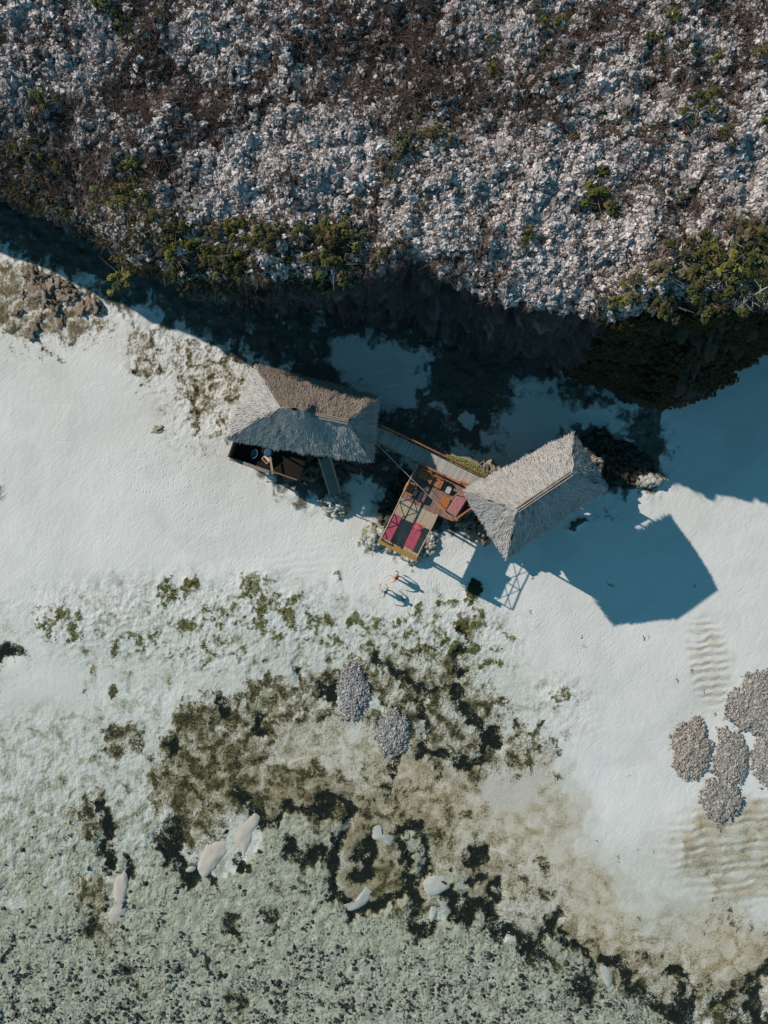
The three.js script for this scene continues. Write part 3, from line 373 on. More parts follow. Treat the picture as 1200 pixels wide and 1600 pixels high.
  const sorted = [...top].sort((a, b) => a[0] - b[0]), cnt = {}, tot = {}; sorted.forEach(e => tot[cell(e)] = (tot[cell(e)] || 0) + 1);
  plant(sorted, e => { const c = cell(e), k = cnt[c] = (cnt[c] ?? -1) + 1; return `${hue[e[3]]} bush, ${c}${tot[c] > 1 ? ', ' + ord[k] + ' from left' : ''}`; }, 'bushes among the clifftop rocks');
  // dark scrub hanging down the shaded face of the headland
  const im = new THREE.InstancedMesh(bushes[0][0], mat([0.045, 0.038, 0.018], 0.9, { side: THREE.DoubleSide }), 330); im.name = 'hanging_scrub'; im.userData = { kind: 'stuff', label: 'dark dry scrub hanging over the shaded headland face', category: 'scrub' }; shade(im);
  const m4 = new THREE.Matrix4(), q = new THREE.Quaternion();
  for (let k = 0; k < 330; k++) { const x = 872 + rr() * 235, t = rr(), th = CH - 0.5, h = lerp(th, 5, t), lip = ss(th, 3.2, h), bl = poly1(BULGE, x); const y = edgeY(x) + bl * Math.sin(Math.min(1, lip * 1.25) * Math.PI * .62) - 2; const s = 0.5 + 0.7 * rr(); q.setFromEuler(new THREE.Euler(0.9 + .3 * rr(), rr() * 0.6, 0)); m4.compose(V((x - 600) / S, h, (y - 800) / S), q, V(s, s * .6, s)); im.setMatrixAt(k, m4); }
  scene.add(im);
  { // scruffy undergrowth along the brink
    const N = 420, cc = new THREE.Color(), es = new THREE.InstancedMesh(bushes[1][0], mat([1, 1, 1], 0.9, { side: THREE.DoubleSide }), N); es.name = 'brink_scrub'; es.userData = { kind: 'stuff', label: 'low dark scrub growing along the brink of the cliff', category: 'scrub' }; shade(es);
    for (let k = 0; k < N; k++) { const left = rr() < .72, x = left ? 150 + rr() * 420 : 840 + rr() * 240, d = -3 + (left ? 75 : 60) * Math.pow(rr(), 1.5) * ss(-.5, .3, noise(x / 18, 3)), y = edgeY(x) - d, s = .18 + .34 * rr(); m4.compose(V((x - 600) / S, d > 0 ? topY(x, y)[0] - .03 : CH - 1.4, (y - 800) / S), q.setFromEuler(new THREE.Euler(0, rr() * 6, 0)), V(s, s * .8, s)); es.setMatrixAt(k, m4); const v = .35 + .8 * rr(); es.setColorAt(k, rr() < .3 ? cc.setRGB(.11 * v, .09 * v, .06 * v) : cc.setRGB(.062 * v, .068 * v, .02 * v)); }
    scene.add(es);
  }
  // sprigs that stick out into the sun from the shaded face
  const sprigs = [[[878, 522, 8.5, 8], 'yellow-green sprig catching sun on the shaded cliff face'], [[945, 578, 5.5, 7], 'lone yellow-green sprig at the foot of the shaded cliff'], [[832, 490, 12, 9], 'grey-green sprig just below the lit cliff edge at centre right']];
  for (const [[px, py, h, rad], label] of sprigs) { const p = A(px, py, h), o = thing('sprig', label, 'plant', p, rr() * 6); part('foliage', bushes[2][0], leafMats[2], o); part('stem', bushes[2][1], stemMat, o); const s = rad / S; o.scale.set(s, s * .8, s); }
  // pale bare branches of the thicket
  for (const [pts, label] of [[[[1135, 385], [1150, 360], [1140, 350]], 'bleached bare branches at the back of the right cliff-edge thicket'], [[[1200, 448], [1172, 465], [1148, 485]], 'long pale bare branch hanging over the right end of the cliff edge']]) {
    const g = []; const w = pts.map(([x, y], i) => A(x, y, CH + 1.1 - 0.25 * i)); for (let k = 0; k + 1 < w.length; k++) { g.push(pole(w[k], w[k + 1], 0.05, 0.035)); for (let m = 0; m < 5; m++) { const a = w[k].clone().lerp(w[k + 1], rr()); g.push(pole(a, a.clone().add(V((rr() - .5) * 1.6, rr() * .4, (rr() - .5) * 1.6)), 0.025, 0.012, 5)); } }
    const c = w[0].clone(); const gg = mergeGeometries(g); gg.translate(-c.x, -c.y, -c.z); solo('bare_branch', gg, mat([0.33, 0.31, 0.25], 0.9), label, 'branch', null, c);
  }
}
console.log('shrubs done');

// ---------------------------------------------------------------- rock outcrops that carry the huts
function outcrop(name, label, pts, top, opt = {}) {      // pts: plan outline (anticlockwise or not), top: height, undercut foot
  const { foot = 0.72, seed = 1, color = [0.17, 0.145, 0.12], rough = 1 } = opt;
  const c = pts.reduce((s, p) => [s[0] + p[0] / pts.length, s[1] + p[1] / pts.length], [0, 0]);
  const ang = pts.map(([x, y]) => [Math.atan2(y - c[1], x - c[0]), Math.hypot(x - c[0], y - c[1])]).sort((a, b) => a[0] - b[0]);
  const rad = t => { const n = ang.length; for (let i = 0; i < n; i++) { const a = ang[i], b = ang[(i + 1) % n]; let a0 = a[0], b0 = b[0] + (i === n - 1 ? 2 * Math.PI : 0), tt = t; if (i === n - 1 && tt < a0) tt += 2 * Math.PI; if (tt >= a0 && tt <= b0) { const k = (tt - a0) / (b0 - a0); return lerp(a[1], b[1], k * k * (3 - 2 * k)); } } return ang[0][1]; };
  const NA = 260, NR = 60, pos = [], col = [], idx = [];
  for (let j = 0; j <= NR; j++) for (let i = 0; i < NA; i++) {
    const t = -Math.PI + 2 * Math.PI * i / NA; let R = rad(t) / S, v = j / NR, y, k;
    if (v < 0.55) { const u = v / 0.55; y = -0.3 + (top + 0.3) * u; k = lerp(foot, 1, ss(0.15, 0.85, u)) + 0.06 * ss(0.15, 0, u); } else { const u = (v - 0.55) / 0.45; k = 1 - u; y = top + 0.35 * Math.sin(u * 1.4); }
    const wx = Math.cos(t) * R * k, wz = Math.sin(t) * R * k, sx = c[0] / S + wx, sz = c[1] / S + wz;
    const nn = 0.30 * fbm(sx * 1.1 + y * .5 + seed, sz * 1.1 + y * .7, 3) + 0.22 * noise(sx * 3.1 + y * 2.2, sz * 3.1 - y * 1.7), pit = Math.max(0, noise(sx * 4.5 + 3, sz * 4.5 + y * 3) - .12) * 1.1;
    const kk = Math.max(0, 1 + rough * (v < 0.55 ? nn * 0.8 : nn * 0.4) * (1 - ss(0.9, 1, v))) ;
    const yy = y + rough * (v > 0.35 ? (nn * 1.2 - pit) * ss(0.35, 0.6, v) : 0);
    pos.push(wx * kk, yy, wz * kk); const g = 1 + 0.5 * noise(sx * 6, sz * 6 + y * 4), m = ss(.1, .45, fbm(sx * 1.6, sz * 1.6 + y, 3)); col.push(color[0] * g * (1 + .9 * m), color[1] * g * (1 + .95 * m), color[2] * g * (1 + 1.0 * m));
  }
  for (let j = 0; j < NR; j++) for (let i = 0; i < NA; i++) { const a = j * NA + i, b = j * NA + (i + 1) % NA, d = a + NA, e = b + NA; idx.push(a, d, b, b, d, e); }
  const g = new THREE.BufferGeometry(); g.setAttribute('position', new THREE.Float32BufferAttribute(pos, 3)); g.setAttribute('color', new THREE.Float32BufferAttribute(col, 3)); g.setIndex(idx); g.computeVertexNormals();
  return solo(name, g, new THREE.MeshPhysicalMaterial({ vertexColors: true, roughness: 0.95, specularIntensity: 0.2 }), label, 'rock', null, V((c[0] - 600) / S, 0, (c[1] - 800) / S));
}
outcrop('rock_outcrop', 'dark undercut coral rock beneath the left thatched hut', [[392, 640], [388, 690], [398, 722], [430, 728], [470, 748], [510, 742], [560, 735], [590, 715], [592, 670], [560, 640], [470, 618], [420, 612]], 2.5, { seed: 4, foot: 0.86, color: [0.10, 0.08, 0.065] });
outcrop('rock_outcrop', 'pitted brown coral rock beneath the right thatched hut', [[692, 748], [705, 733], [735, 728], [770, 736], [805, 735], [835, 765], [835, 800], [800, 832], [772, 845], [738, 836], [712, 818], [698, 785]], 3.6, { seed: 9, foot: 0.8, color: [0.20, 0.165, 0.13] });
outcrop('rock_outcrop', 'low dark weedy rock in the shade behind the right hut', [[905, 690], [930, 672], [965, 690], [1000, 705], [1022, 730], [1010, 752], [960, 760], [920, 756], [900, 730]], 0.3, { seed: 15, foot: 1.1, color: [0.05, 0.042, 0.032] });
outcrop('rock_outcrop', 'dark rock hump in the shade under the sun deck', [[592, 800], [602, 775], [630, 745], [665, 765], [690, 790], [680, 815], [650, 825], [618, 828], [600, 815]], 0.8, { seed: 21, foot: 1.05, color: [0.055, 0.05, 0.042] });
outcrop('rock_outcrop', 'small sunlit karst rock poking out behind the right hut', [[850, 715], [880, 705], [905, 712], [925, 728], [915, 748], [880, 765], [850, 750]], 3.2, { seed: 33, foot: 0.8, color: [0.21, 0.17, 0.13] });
{ // mossy strip of green beside the footbridge, growing on the right-hand rock
  const r = rng(31), c = A(728, 728, 3.9), o = thing('succulent_mat', 'light green mat of ground plants on the rock beside the footbridge', 'plant', V(c.x, 3.75, c.z), -0.4556);
  const P0 = [], N0 = []; for (let k = 0; k < 2600; k++) { const x = (r() - .5) * 3.0, z = (r() - .5) * 0.85 * (1 - Math.abs(x) / 2.2), y = 0.02 + 0.16 * r() * r(), n = V(r() - .5, .6, r() - .5).normalize(), t = V(r() - .5, r() - .5, r() - .5).cross(n).normalize().multiplyScalar(.05), b = n.clone().cross(t).multiplyScalar(.6), p = V(x, y, z); for (const q of [p.clone().sub(t), p.clone().add(b), p.clone().add(t), p.clone().sub(t), p.clone().add(t), p.clone().sub(b)]) { P0.push(q.x, q.y, q.z); } }
  const g = new THREE.BufferGeometry(); g.setAttribute('position', new THREE.Float32BufferAttribute(P0, 3)); g.computeVertexNormals(); part('foliage', g, mat([0.26, 0.28, 0.12], 0.85, { side: THREE.DoubleSide }), o);
  part('stem', stoneGeo(66, 3, .55, .16).scale(1.5, .8, 0.5).translate(0, -0.12, 0), mat([0.24, 0.22, 0.15], 0.95), o).name = 'soil_pad';
}

// ---------------------------------------------------------------- thatched huts
const thatchMat = new THREE.MeshPhysicalMaterial({ vertexColors: true, roughness: 0.95, specularIntensity: 0.25, side: THREE.DoubleSide });
const logM = wood([0.36, 0.25, 0.165]), paleLog = wood([0.52, 0.40, 0.29]), orangeW = wood([0.54, 0.21, 0.075], 0.6), brownW = wood([0.17, 0.10, 0.065]), greyW = wood([0.40, 0.37, 0.345]), darkW = wood([0.09, 0.065, 0.05]);
function hut(label, e, eh, ridge, rh, floorH, opt) {
  // e: four eave corners in order (survey), ridge: its two ends; ridge[0] lies toward e[0]-e[1]
  const C = e.map(([x, y]) => A(x, y, eh)), Rg = ridge.map(([x, y]) => A(x, y, rh)), ctr = C.reduce((s, p) => s.add(p.clone().multiplyScalar(.25)), V(0, 0, 0)); ctr.y = floorH;
  const o = thing('thatched_hut', label, 'hut', ctr), loc = p => p.clone().sub(ctr), r = rng(opt.seed);
  const faces = [[C[0], C[1], Rg[0], Rg[0], opt.tint[0]], [C[1], C[2], Rg[1], Rg[0], opt.tint[1]], [C[2], C[3], Rg[1], Rg[1], opt.tint[2]], [C[3], C[0], Rg[0], Rg[1], opt.tint[3]]];   // each: eave a -> b, ridge above b, ridge above a
  const shell = [], sp = [], sn = [], sc = [];
  faces.forEach(([a, b, rb, ra, tint]) => {
    const M = 70, Q = 40, pos = [], col = [], idx = []; const nrm = b.clone().sub(a).cross(ra.clone().sub(a)).normalize(); if (nrm.y < 0) nrm.negate();
    const pt = (s, t) => a.clone().lerp(b, s).lerp(ra.clone().lerp(rb, s), t);
    const swell = (s, t) => { const p = pt(s, t), bump = opt.bump ? opt.bump(p) * ss(0.55, 1, t) : 0; return p.addScaledVector(nrm, 0.05 * Math.sin(Math.PI * t) + 0.12 * noise(p.x * 1.3 + 5, p.z * 1.3) + 0.13 * noise(p.x * 3.6, p.z * 3.6) + .05 * noise(p.x * 9, p.z * 9)).add(V(0, bump, 0)); };
    for (let j = 0; j <= Q; j++) for (let i = 0; i <= M; i++) { const p = loc(swell(i / M, j / Q)); if (j === 0) p.y -= 0.08 + .06 * r(); pos.push(p.x, p.y, p.z); const k = 0.75 * (1 + .2 * (r() - .5)); col.push(tint[0] * k, tint[1] * k, tint[2] * k); }
    for (let j = 0; j < Q; j++) for (let i = 0; i < M; i++) { const q = j * (M + 1) + i; idx.push(q, q + 1, q + M + 1, q + 1, q + M + 2, q + M + 1); }
    const n0 = pos.length / 3; for (let j = 0; j <= Q; j += Q) for (let i = 0; i <= M; i++) { const p = loc(pt(i / M, j / Q)).addScaledVector(nrm, -0.22); p.y -= .05; pos.push(p.x, p.y, p.z); col.push(tint[0] * .7, tint[1] * .7, tint[2] * .7); }
    for (let i = 0; i < M; i++) { idx.push(i, n0 + i, i + 1, i + 1, n0 + i, n0 + i + 1); const u = n0 + i, w = n0 + M + 1 + i; idx.push(u, w, u + 1, u + 1, w, w + 1); }
    const g = new THREE.BufferGeometry(); g.setAttribute('position', new THREE.Float32BufferAttribute(pos, 3)); g.setAttribute('color', new THREE.Float32BufferAttribute(col, 3)); g.setIndex(idx); g.computeVertexNormals(); shell.push(g);
    // loose straw laid down the slope
    const area = b.clone().sub(a).cross(ra.clone().sub(a)).length() * (ra === rb ? .5 : .78), num = Math.round(area * 560);
    for (let k = 0; k < num; k++) {
      let t = r() < 0.2 ? -0.04 + .09 * r() : r(), s = r(); const wdt = 1 - t * (1 - rb.distanceTo(ra) / b.distanceTo(a)); if (r() > wdt) { k--; continue; }
      const tt = Math.max(0, t), p = swell(s, tt), dn = pt(s, 0).sub(pt(s, 1)).normalize(); const side = dn.clone().cross(nrm).normalize();
      const d = dn.clone().addScaledVector(side, (r() - .5) * 0.8).normalize(), L = 0.2 + 0.45 * r(), W = 0.008 + 0.02 * r(), q = d.clone().cross(nrm).normalize().multiplyScalar(W), lift = 0.02 + 0.2 * r() * r(), p0 = loc(p).addScaledVector(nrm, 0.012), p1 = p0.clone().addScaledVector(d, L).addScaledVector(nrm, lift);
      const v = (0.72 + 0.62 * r()) * (1 + .25 * noise(p.x * 2.2, p.z * 2.2 + p.y)), wr = (r() - .5) * .14;
      for (const w of [p0.clone().add(q), p0.clone().sub(q), p1.clone().add(q.clone().multiplyScalar(.5)), p0.clone().sub(q), p1.clone().sub(q.clone().multiplyScalar(.5)), p1.clone().add(q.clone().multiplyScalar(.5))]) { sp.push(w.x, w.y, w.z); sc.push(tint[0] * v * (1 + wr), tint[1] * v, tint[2] * v * (1 - wr)); }
    }
  });
  const roof = part('roof', mergeGeometries(shell), thatchMat, o);
  const tg = new THREE.BufferGeometry(); tg.setAttribute('position', new THREE.Float32BufferAttribute(sp, 3)); tg.setAttribute('color', new THREE.Float32BufferAttribute(sc, 3)); tg.computeVertexNormals();
  const st = part('thatch_straw', tg, thatchMat, roof); st.userData.kind = 'stuff';
  // ridge poles
  const [k0, k1] = opt.capSpan, ca = loc(Rg[0].clone().lerp(Rg[1], k0)), cb = loc(Rg[0].clone().lerp(Rg[1], k1)), perp = cb.clone().sub(ca).cross(UP).normalize();
  for (const dd of opt.caps) part('ridge_pole', pole(ca.clone().addScaledVector(perp, dd).add(V(0, .09 - Math.abs(dd) * .6, 0)), cb.clone().addScaledVector(perp, dd).add(V(0, .09 - Math.abs(dd) * .6, 0)), 0.065, 0.055), greyW, roof);
  // body: floor boards, posts, low walls
  const inner = s => C.map(p => { const q = ctr.clone().lerp(p, s); q.y = 0; return q; });
  const F = inner(opt.floor || 0.84), lw = loc;
  const u = F[1].clone().sub(F[0]), L = F[3].clone().sub(F[0]);
  const nb = 16; for (let k = 0; k < nb; k++) { const a0 = F[0].clone().lerp(F[1], (k + .5) / nb), b0 = F[3].clone().lerp(F[2], (k + .5) / nb), d = b0.clone().sub(a0), g = box(d.length(), 0.06, u.length() / nb - 0.015); g.rotateY(-Math.atan2(d.z, d.x)); const m = a0.clone().lerp(b0, .5); g.translate(m.x - ctr.x, (k % 2) * .003, m.z - ctr.z); part('floor_board', g, brownW, o); }
  const posts = []; for (let k = 0; k < 4; k++) { const a = F[k], b = F[(k + 1) % 4], n = k % 2 ? 3 : 2; for (let i = 0; i < n; i++) posts.push(a.clone().lerp(b, i / n)); }
  const gy = opt.ground;
  for (const p of posts) { const q = lw(p); part('post', pole(V(q.x, gy - floorH, q.z), V(q.x, eh - floorH + 0.25, q.z), 0.075, 0.06), logM, o); }
  for (const k of opt.walls) { const a = lw(F[k]), b = lw(F[(k + 1) % 4]), d = b.clone().sub(a), len = d.setY(0).length(), n = Math.max(2, Math.round(len / .3)); for (let i = 0; i < n; i++) { const g = new THREE.BoxGeometry(len / n - .012, opt.wallH, .05); g.rotateY(-Math.atan2(d.z, d.x)); const m = a.clone().lerp(b, (i + .5) / n); g.translate(m.x, opt.wallH / 2 + .05, m.z); part('wall_board', g, i % 3 ? brownW : darkW, o); } }
  // beams carrying the eaves
  const E = inner(0.84); for (let k = 0; k < 4; k++) { const a = lw(E[k]), b = lw(E[(k + 1) % 4]); a.y = b.y = eh - floorH + .15; part('eave_beam', pole(a, b, .06, .05), logM, o); }
  return o;
}
const GREYT = [0.375, 0.368, 0.36], BROWNT = [0.295, 0.24, 0.205];
const RA0 = A(439, 637, 10.3), RB0 = A(544, 659, 10.3), rdir = RB0.clone().sub(RA0);
hut('left thatched hut with a brown north slope and a pale west slope', [[402, 577], [362, 681], [577, 714], [585, 626]], 7.5, [[439, 637], [544, 659]], 10.2, 4.4, { seed: 5, tint: [GREYT, GREYT, GREYT, BROWNT], capSpan: [0.42, 1.0], caps: [-0.10, 0.02, 0.14], ground: 1.2, walls: [0, 3, 2], wallH: 1.1, bump: p => { const t = p.clone().sub(RA0).dot(rdir) / rdir.lengthSq(); return 0.75 * ss(-0.02, 0.10, t) * ss(0.50, 0.36, t); } });
hut('right thatched hut with a bright straw slope and a blue shaded slope', [[733, 770], [793, 864], [943, 760], [895, 684]], 8.0, [[809, 798], [894, 740]], 11.4, 4.8, { seed: 8, tint: [GREYT, GREYT, GREYT, GREYT], capSpan: [0, 1.0], caps: [-0.16, -.04, 0.10], ground: 2.0, walls: [0, 1, 3], wallH: 1.9 });
console.log('huts done');

// ---------------------------------------------------------------- deck, bridge, stairs
const TH = -0.4556, cT = Math.cos(TH), sT = Math.sin(TH), DK = 5.0, DO = A(594, 843, DK);
const DW = (u, v, h = DK) => V(DO.x + u * cT - v * sT, h, DO.z - u * sT - v * cT);          // deck coordinates -> world (u across, v up the deck)
const UVd = (px, py, h = DK) => { const p = A(px, py, h).sub(DO); return [p.x * cT - p.z * sT, -(p.x * sT + p.z * cT)]; };
{
  const d = thing('sun_deck', 'raised wooden sun deck with log rails between the two huts', 'deck', DW(0, 0, DK), TH);
  const lv = (u, v, y) => V(u, y, -v);
  const beige = [wood([0.60, 0.52, 0.41]), wood([0.55, 0.475, 0.37]), wood([0.65, 0.57, 0.46])], mauve = [wood([0.36, 0.225, 0.20]), wood([0.41, 0.28, 0.25]), wood([0.32, 0.20, 0.18])], rr = rng(3);
  for (let k = 0; k < 19; k++) { const u = 0.07 + k * 0.138, g = box(0.128, 0.05, 3.05, u, -0.027 - 0.003 * (k % 2), -1.53); part('deck_board', g, beige[Math.floor(rr() * 3)], d); }
  for (let k = 0; k < 29; k++) { const u = 0.07 + k * 0.138, v0 = k < 19 ? 3.06 : 3.15 + (u - 2.63) * .1, v1 = 5.5; part('deck_board', box(0.128, 0.05, v1 - v0, u, -0.027 - 0.003 * (k % 2), -(v0 + v1) / 2), mauve[Math.floor(rr() * 3)], d); }
  for (const v of [0.15, 1.6, 3.1, 4.4, 5.4]) part('joist', box(v > 3 ? 4.0 : 2.65, .14, .1, v > 3 ? 2.0 : 1.32, -.13, -v), darkW, d);
  for (const [u, v] of [[0.1, 0.15], [2.55, .15], [0.1, 2.8], [2.55, 2.9], [.1, 5.4], [3.8, 5.3], [3.6, 3.4]]) part('stilt', pole(lv(u, v, -DK + 0.2), lv(u, v, -.1), .09, .08), logM, d);
  // front board, ochre
  part('front_board', soft(2.75, 0.07, 0.34, 0.015, 1.32, 0.42, 0.08), wood([0.50, 0.285, 0.075], 0.6), d, 'ochre yellow front board');
  part('front_panel', box(2.6, 0.36, 0.05, 1.32, 0.2, 0.1), brownW, d);
  // rails: crossed poles
  const rail = (u0, v0, u1, v1, n, m) => {
    for (let k = 0; k <= n; k++) { const t = k / n, a = lv(lerp(u0, u1, t), lerp(v0, v1, t), -0.05); part('rail_post', pole(a, a.clone().setY(1.12), .045, .04, 6), m, d); if (k < n) { const b = lv(lerp(u0, u1, (k + 1) / n), lerp(v0, v1, (k + 1) / n), 1.05), b2 = b.clone().setY(.05), a2 = a.clone().setY(1.05); part('brace', pole(a.clone().setY(.05), b, .026, .024, 5), m, d); part('brace', pole(a2, b2, .026, .024, 5), m, d); } }
    part('hand_rail', pole(lv(u0, v0, 1.12), lv(u1, v1, 1.12), .055, .045), paleLog, d); part('hand_rail', pole(lv(u0 + .04, v0, 0.6), lv(u1 + .04, v1, 0.6), .03, .03), paleLog, d);
  };
  rail(0.02, 0.05, 0.02, 5.5, 4, paleLog); rail(2.62, 0.05, 2.62, 3.1, 2, paleLog);
  // orange plank rails on the north and the side terrace
  for (const [u0, v0, u1, v1, y, w] of [[0.25, 5.56, 4.0, 5.56, .78, .12], [3.0, 5.68, 4.05, 5.72, .86, .16], [2.66, 3.1, 3.72, 3.2, .55, .10], [3.74, 3.24, 4.42, 4.5, .70, .12]]) { const a = lv(u0, v0, 0), b = lv(u1, v1, 0), dd = b.clone().sub(a), g = soft(dd.length(), .06, w, .012); g.rotateY(-Math.atan2(dd.z, dd.x)); const m = a.lerp(b, .5); g.translate(m.x, y, m.z); part('rail_plank', g, orangeW, d); const g2 = box(dd.length(), .1, .04); g2.rotateY(-Math.atan2(dd.z, dd.x)); g2.translate(m.x, y - .35, m.z); part('rail_plank', g2, orangeW, d); for (const t of [-.48, 0, .48]) part('rail_post', box(.07, y, .07, m.x + dd.x * t, y / 2 - .04, m.z + dd.z * t), brownW, d); }
  part('side_floor', box(0.8, .05, 1.2, 4.0, -.08, -4.45, -.5), darkW, d);
  part('leaning_pole', pole(lv(3.05, 4.55, .05), lv(3.25, 5.1, 1.5), .035, .03), paleLog, d);

  // bridge in the same frame
  const b = thing('footbridge', 'plank footbridge with log rails joining the two huts', 'bridge', DW(-3.3, 6.12, DK), TH);
  const bl = [wood([0.60, 0.585, 0.57]), wood([0.66, 0.645, 0.63]), wood([0.54, 0.52, 0.50])];
  for (let k = 0; k < 56; k++) part('plank', box(0.132, 0.045, 0.95 + .06 * rr(), 0.07 + k * 0.142, -.02 + .012 * rr(), (rr() - .5) * .04, (rr() - .5) * .03), bl[Math.floor(rr() * 3)], b);
  for (const z of [-.38, .38]) part('bearer', pole(V(0, -.13, z), V(8, -.13, z), .08, .08), darkW, b);
  for (const z of [-.56, .56]) { for (let k = 0; k <= 6; k++) part('rail_post', pole(V(.1 + k * 1.25, -.2, z), V(.1 + k * 1.25, .95, z), .04, .035, 6), logM, b); if (z < 0) { part('hand_rail', pole(V(.1, .98, z), V(7.6, .98, z), .055, .05), orangeW, b); part('hand_rail', pole(V(.1, .5, z), V(7.6, .5, z), .04, .035), logM, b); } else { part('hand_rail', pole(V(.1, .95, z), V(3.4, .95, z), .045, .04), logM, b); } }
  for (const [x, z] of [[.4, -.4], [.4, .4], [3.6, -.4], [3.6, .4]]) part('stilt', pole(V(x, -DK + .3, z), V(x, -.15, z), .08, .07), logM, b);
  // slack line from the left hut's eave to the far deck corner
  const r0 = A(583, 688, 7.0), r1 = A(707, 811, 5.9), dv = r1.clone().sub(r0); const g = pole(r0, r1, 0.018, 0.018, 5, 0.1); g.translate(-r0.x, -r0.y, -r0.z); solo('guy_rope', g, mat([0.55, 0.50, 0.42], .9), 'pale rope stretched from the left hut across the sun deck', 'rope', null, r0);
  // stair from the left hut
  const a = A(508, 716, 4.4), e = A(525, 772, 0.75), st = thing('wooden_stair', 'steep wooden stair from the left hut down to a stone heap', 'stair', V(e.x, 0, e.z)); const A1 = a.clone().sub(V(e.x, 0, e.z)), E1 = V(0, .75, 0), dir = A1.clone().sub(E1), sd = V(dir.z, 0, -dir.x).normalize();
  for (let k = 0; k < 15; k++) { const p = E1.clone().addScaledVector(dir, (k + .5) / 15), t = box(.72, .045, .2); t.rotateY(Math.atan2(-sd.z, sd.x)); t.translate(p.x, p.y, p.z); part('tread', t, greyW, st); }
  for (const s of [-1, 1]) { const o1 = sd.clone().multiplyScalar(s * .38); part('stringer', pole(E1.clone().add(o1).add(V(0, -.3, 0)), A1.clone().add(o1).add(V(0, -.05, 0)), .06, .06), logM, st); const up = V(0, .85, 0); part('hand_rail', pole(E1.clone().add(o1).add(up), A1.clone().add(o1).add(up), .045, .04), greyW, st); for (const t of [0.02, .5, .95]) { const p = E1.clone().addScaledVector(dir, t).add(o1); part('rail_post', pole(p, p.clone().add(up), .035, .035, 6), logM, st); } }
}

// ---------------------------------------------------------------- deck furniture
{
  const on = (name, label, cat, px, py, hh, turn = 0, group) => { const [u, v] = UVd(px, py, DK + hh), p = DW(u, v, DK); return thing(name, label, cat, p, TH + turn, group); };
  const chair = (px, py, turn, label) => {
    const o = on('armchair', label, 'chair', px, py, 0.4, turn, 'wooden armchairs on the deck');
    part('seat', soft(.58, .07, .56, .012, 0, .40, .04), orangeW, o);
    part('backrest', soft(.62, .06, .30, .012).rotateX(-1.05).translate(0, .68, -.33), orangeW, o);
    for (const s of [-1, 1]) { part('armrest', soft(.11, .045, .66, .01, s * .36, .60, .0), orangeW, o); for (const z of [-.26, .28]) part('leg', box(.07, .6, .07, s * .36, .29, z), brownW, o); }
    return o;
  };
  chair(664.5, 742, 0, 'shaded wooden armchair nearest the top corner of the sun deck');
  chair(682, 753, 0, 'sunlit orange wooden armchair beside the footbridge rail');
  chair(642, 764, Math.PI / 2, 'wooden armchair half hidden against the left rail of the deck');
  { const o = on('low_table', 'low table with a dark top among the armchairs', 'table', 651, 773, 0.4); part('table_top', soft(.72, .05, .62, .012, 0, .42, 0), mat([0.03, 0.03, 0.035], .5), o); for (const x of [-.3, .3]) for (const z of [-.25, .25]) part('leg', box(.05, .4, .05, x, .2, z), brownW, o); }
  { const o = on('side_stool', 'small mauve wooden stool beside the dark low table', 'stool', 661, 778, .35); part('seat', soft(.32, .05, .5, .012, 0, .36, 0), wood([.30, .16, .16]), o); for (const x of [-.12, .12]) for (const z of [-.2, .2]) part('leg', box(.04, .35, .04, x, .175, z), brownW, o); }
  { const o = on('wooden_table', 'bright orange wooden table beside the pink daybed', 'table', 694, 786, .5); const om = wood([.55, .20, .045], .55); for (const z of [-.225, .225]) part('top_board', soft(.58, .05, .44, .01, 0, .5, z), om, o); for (const x of [-.24, .24]) for (const z of [-.38, .38]) part('leg', box(.06, .48, .06, x, .24, z), brownW, o); }
  { const o = on('daybed', 'dusty pink daybed cushion on the side terrace beside the right hut', 'daybed', 714.5, 788, .6, -.10); part('mattress', soft(.72, .16, 1.5, .04, 0, .55, 0), mat([.42, .185, .19], .95, { map: clothTex }), o); part('frame', box(.74, .1, 1.52, 0, .41, 0), brownW, o); for (const x of [-.3, .3]) for (const z of [-.68, .68]) part('leg', box(.07, .38, .07, x, .19, z), brownW, o); }
  { const o = on('slatted_stool', 'small white slatted stool in front of the armchairs', 'stool', 700, 766, .3); for (let k = 0; k < 4; k++) part('slat', soft(.36, .03, .075, .006, 0, .33, -.15 + k * .1), mat([.55, .52, .50], .7), o); for (const x of [-.14, .14]) part('leg', box(.04, .31, .34, x, .16, 0), greyW, o); }
  const lounger = (px, py, label, crumple) => {
    const o = on('sun_lounger', label, 'lounger', px, py, .55, .02, 'red sun loungers');
    part('frame', box(.66, .08, 1.72, 0, .42, 0), brownW, o); for (const x of [-.27, .27]) for (const z of [-.75, .75]) part('leg', box(.07, .4, .07, x, .2, z), brownW, o);
    const g = new THREE.BoxGeometry(.66, .14, 1.74, 14, 3, 34), p = g.attributes.position; for (let i = 0; i < p.count; i++) { const x = p.getX(i), z = p.getZ(i), y = p.getY(i); let k = .02 * noise(x * 5, z * 4); if (crumple) k += .10 * ss(-.35, -.75, z) + .05 * noise(x * 7 + 2, z * 7) * ss(.1, -.5, z); p.setXYZ(i, x * (1 + (crumple ? .06 * noise(z * 5, 1) : 0)), y + (y > 0 ? k : 0), z); } g.computeVertexNormals(); g.translate(0, .53, 0);
    part('mattress', g, mat([.42, .085, .125], .95, { map: clothTex }), o);
    if (crumple) part('pillow', stoneGeo(91, 3, .12, .4).scale(.26, .22, .16).translate(.02, .70, -.62), mat([.44, .095, .135], .95), o);
  };
  lounger(613, 824, 'flat red-pink sun lounger against the left deck rail', false);
  lounger(647, 838, 'rumpled red-pink sun lounger with a pillow by the right deck rail', true);
}
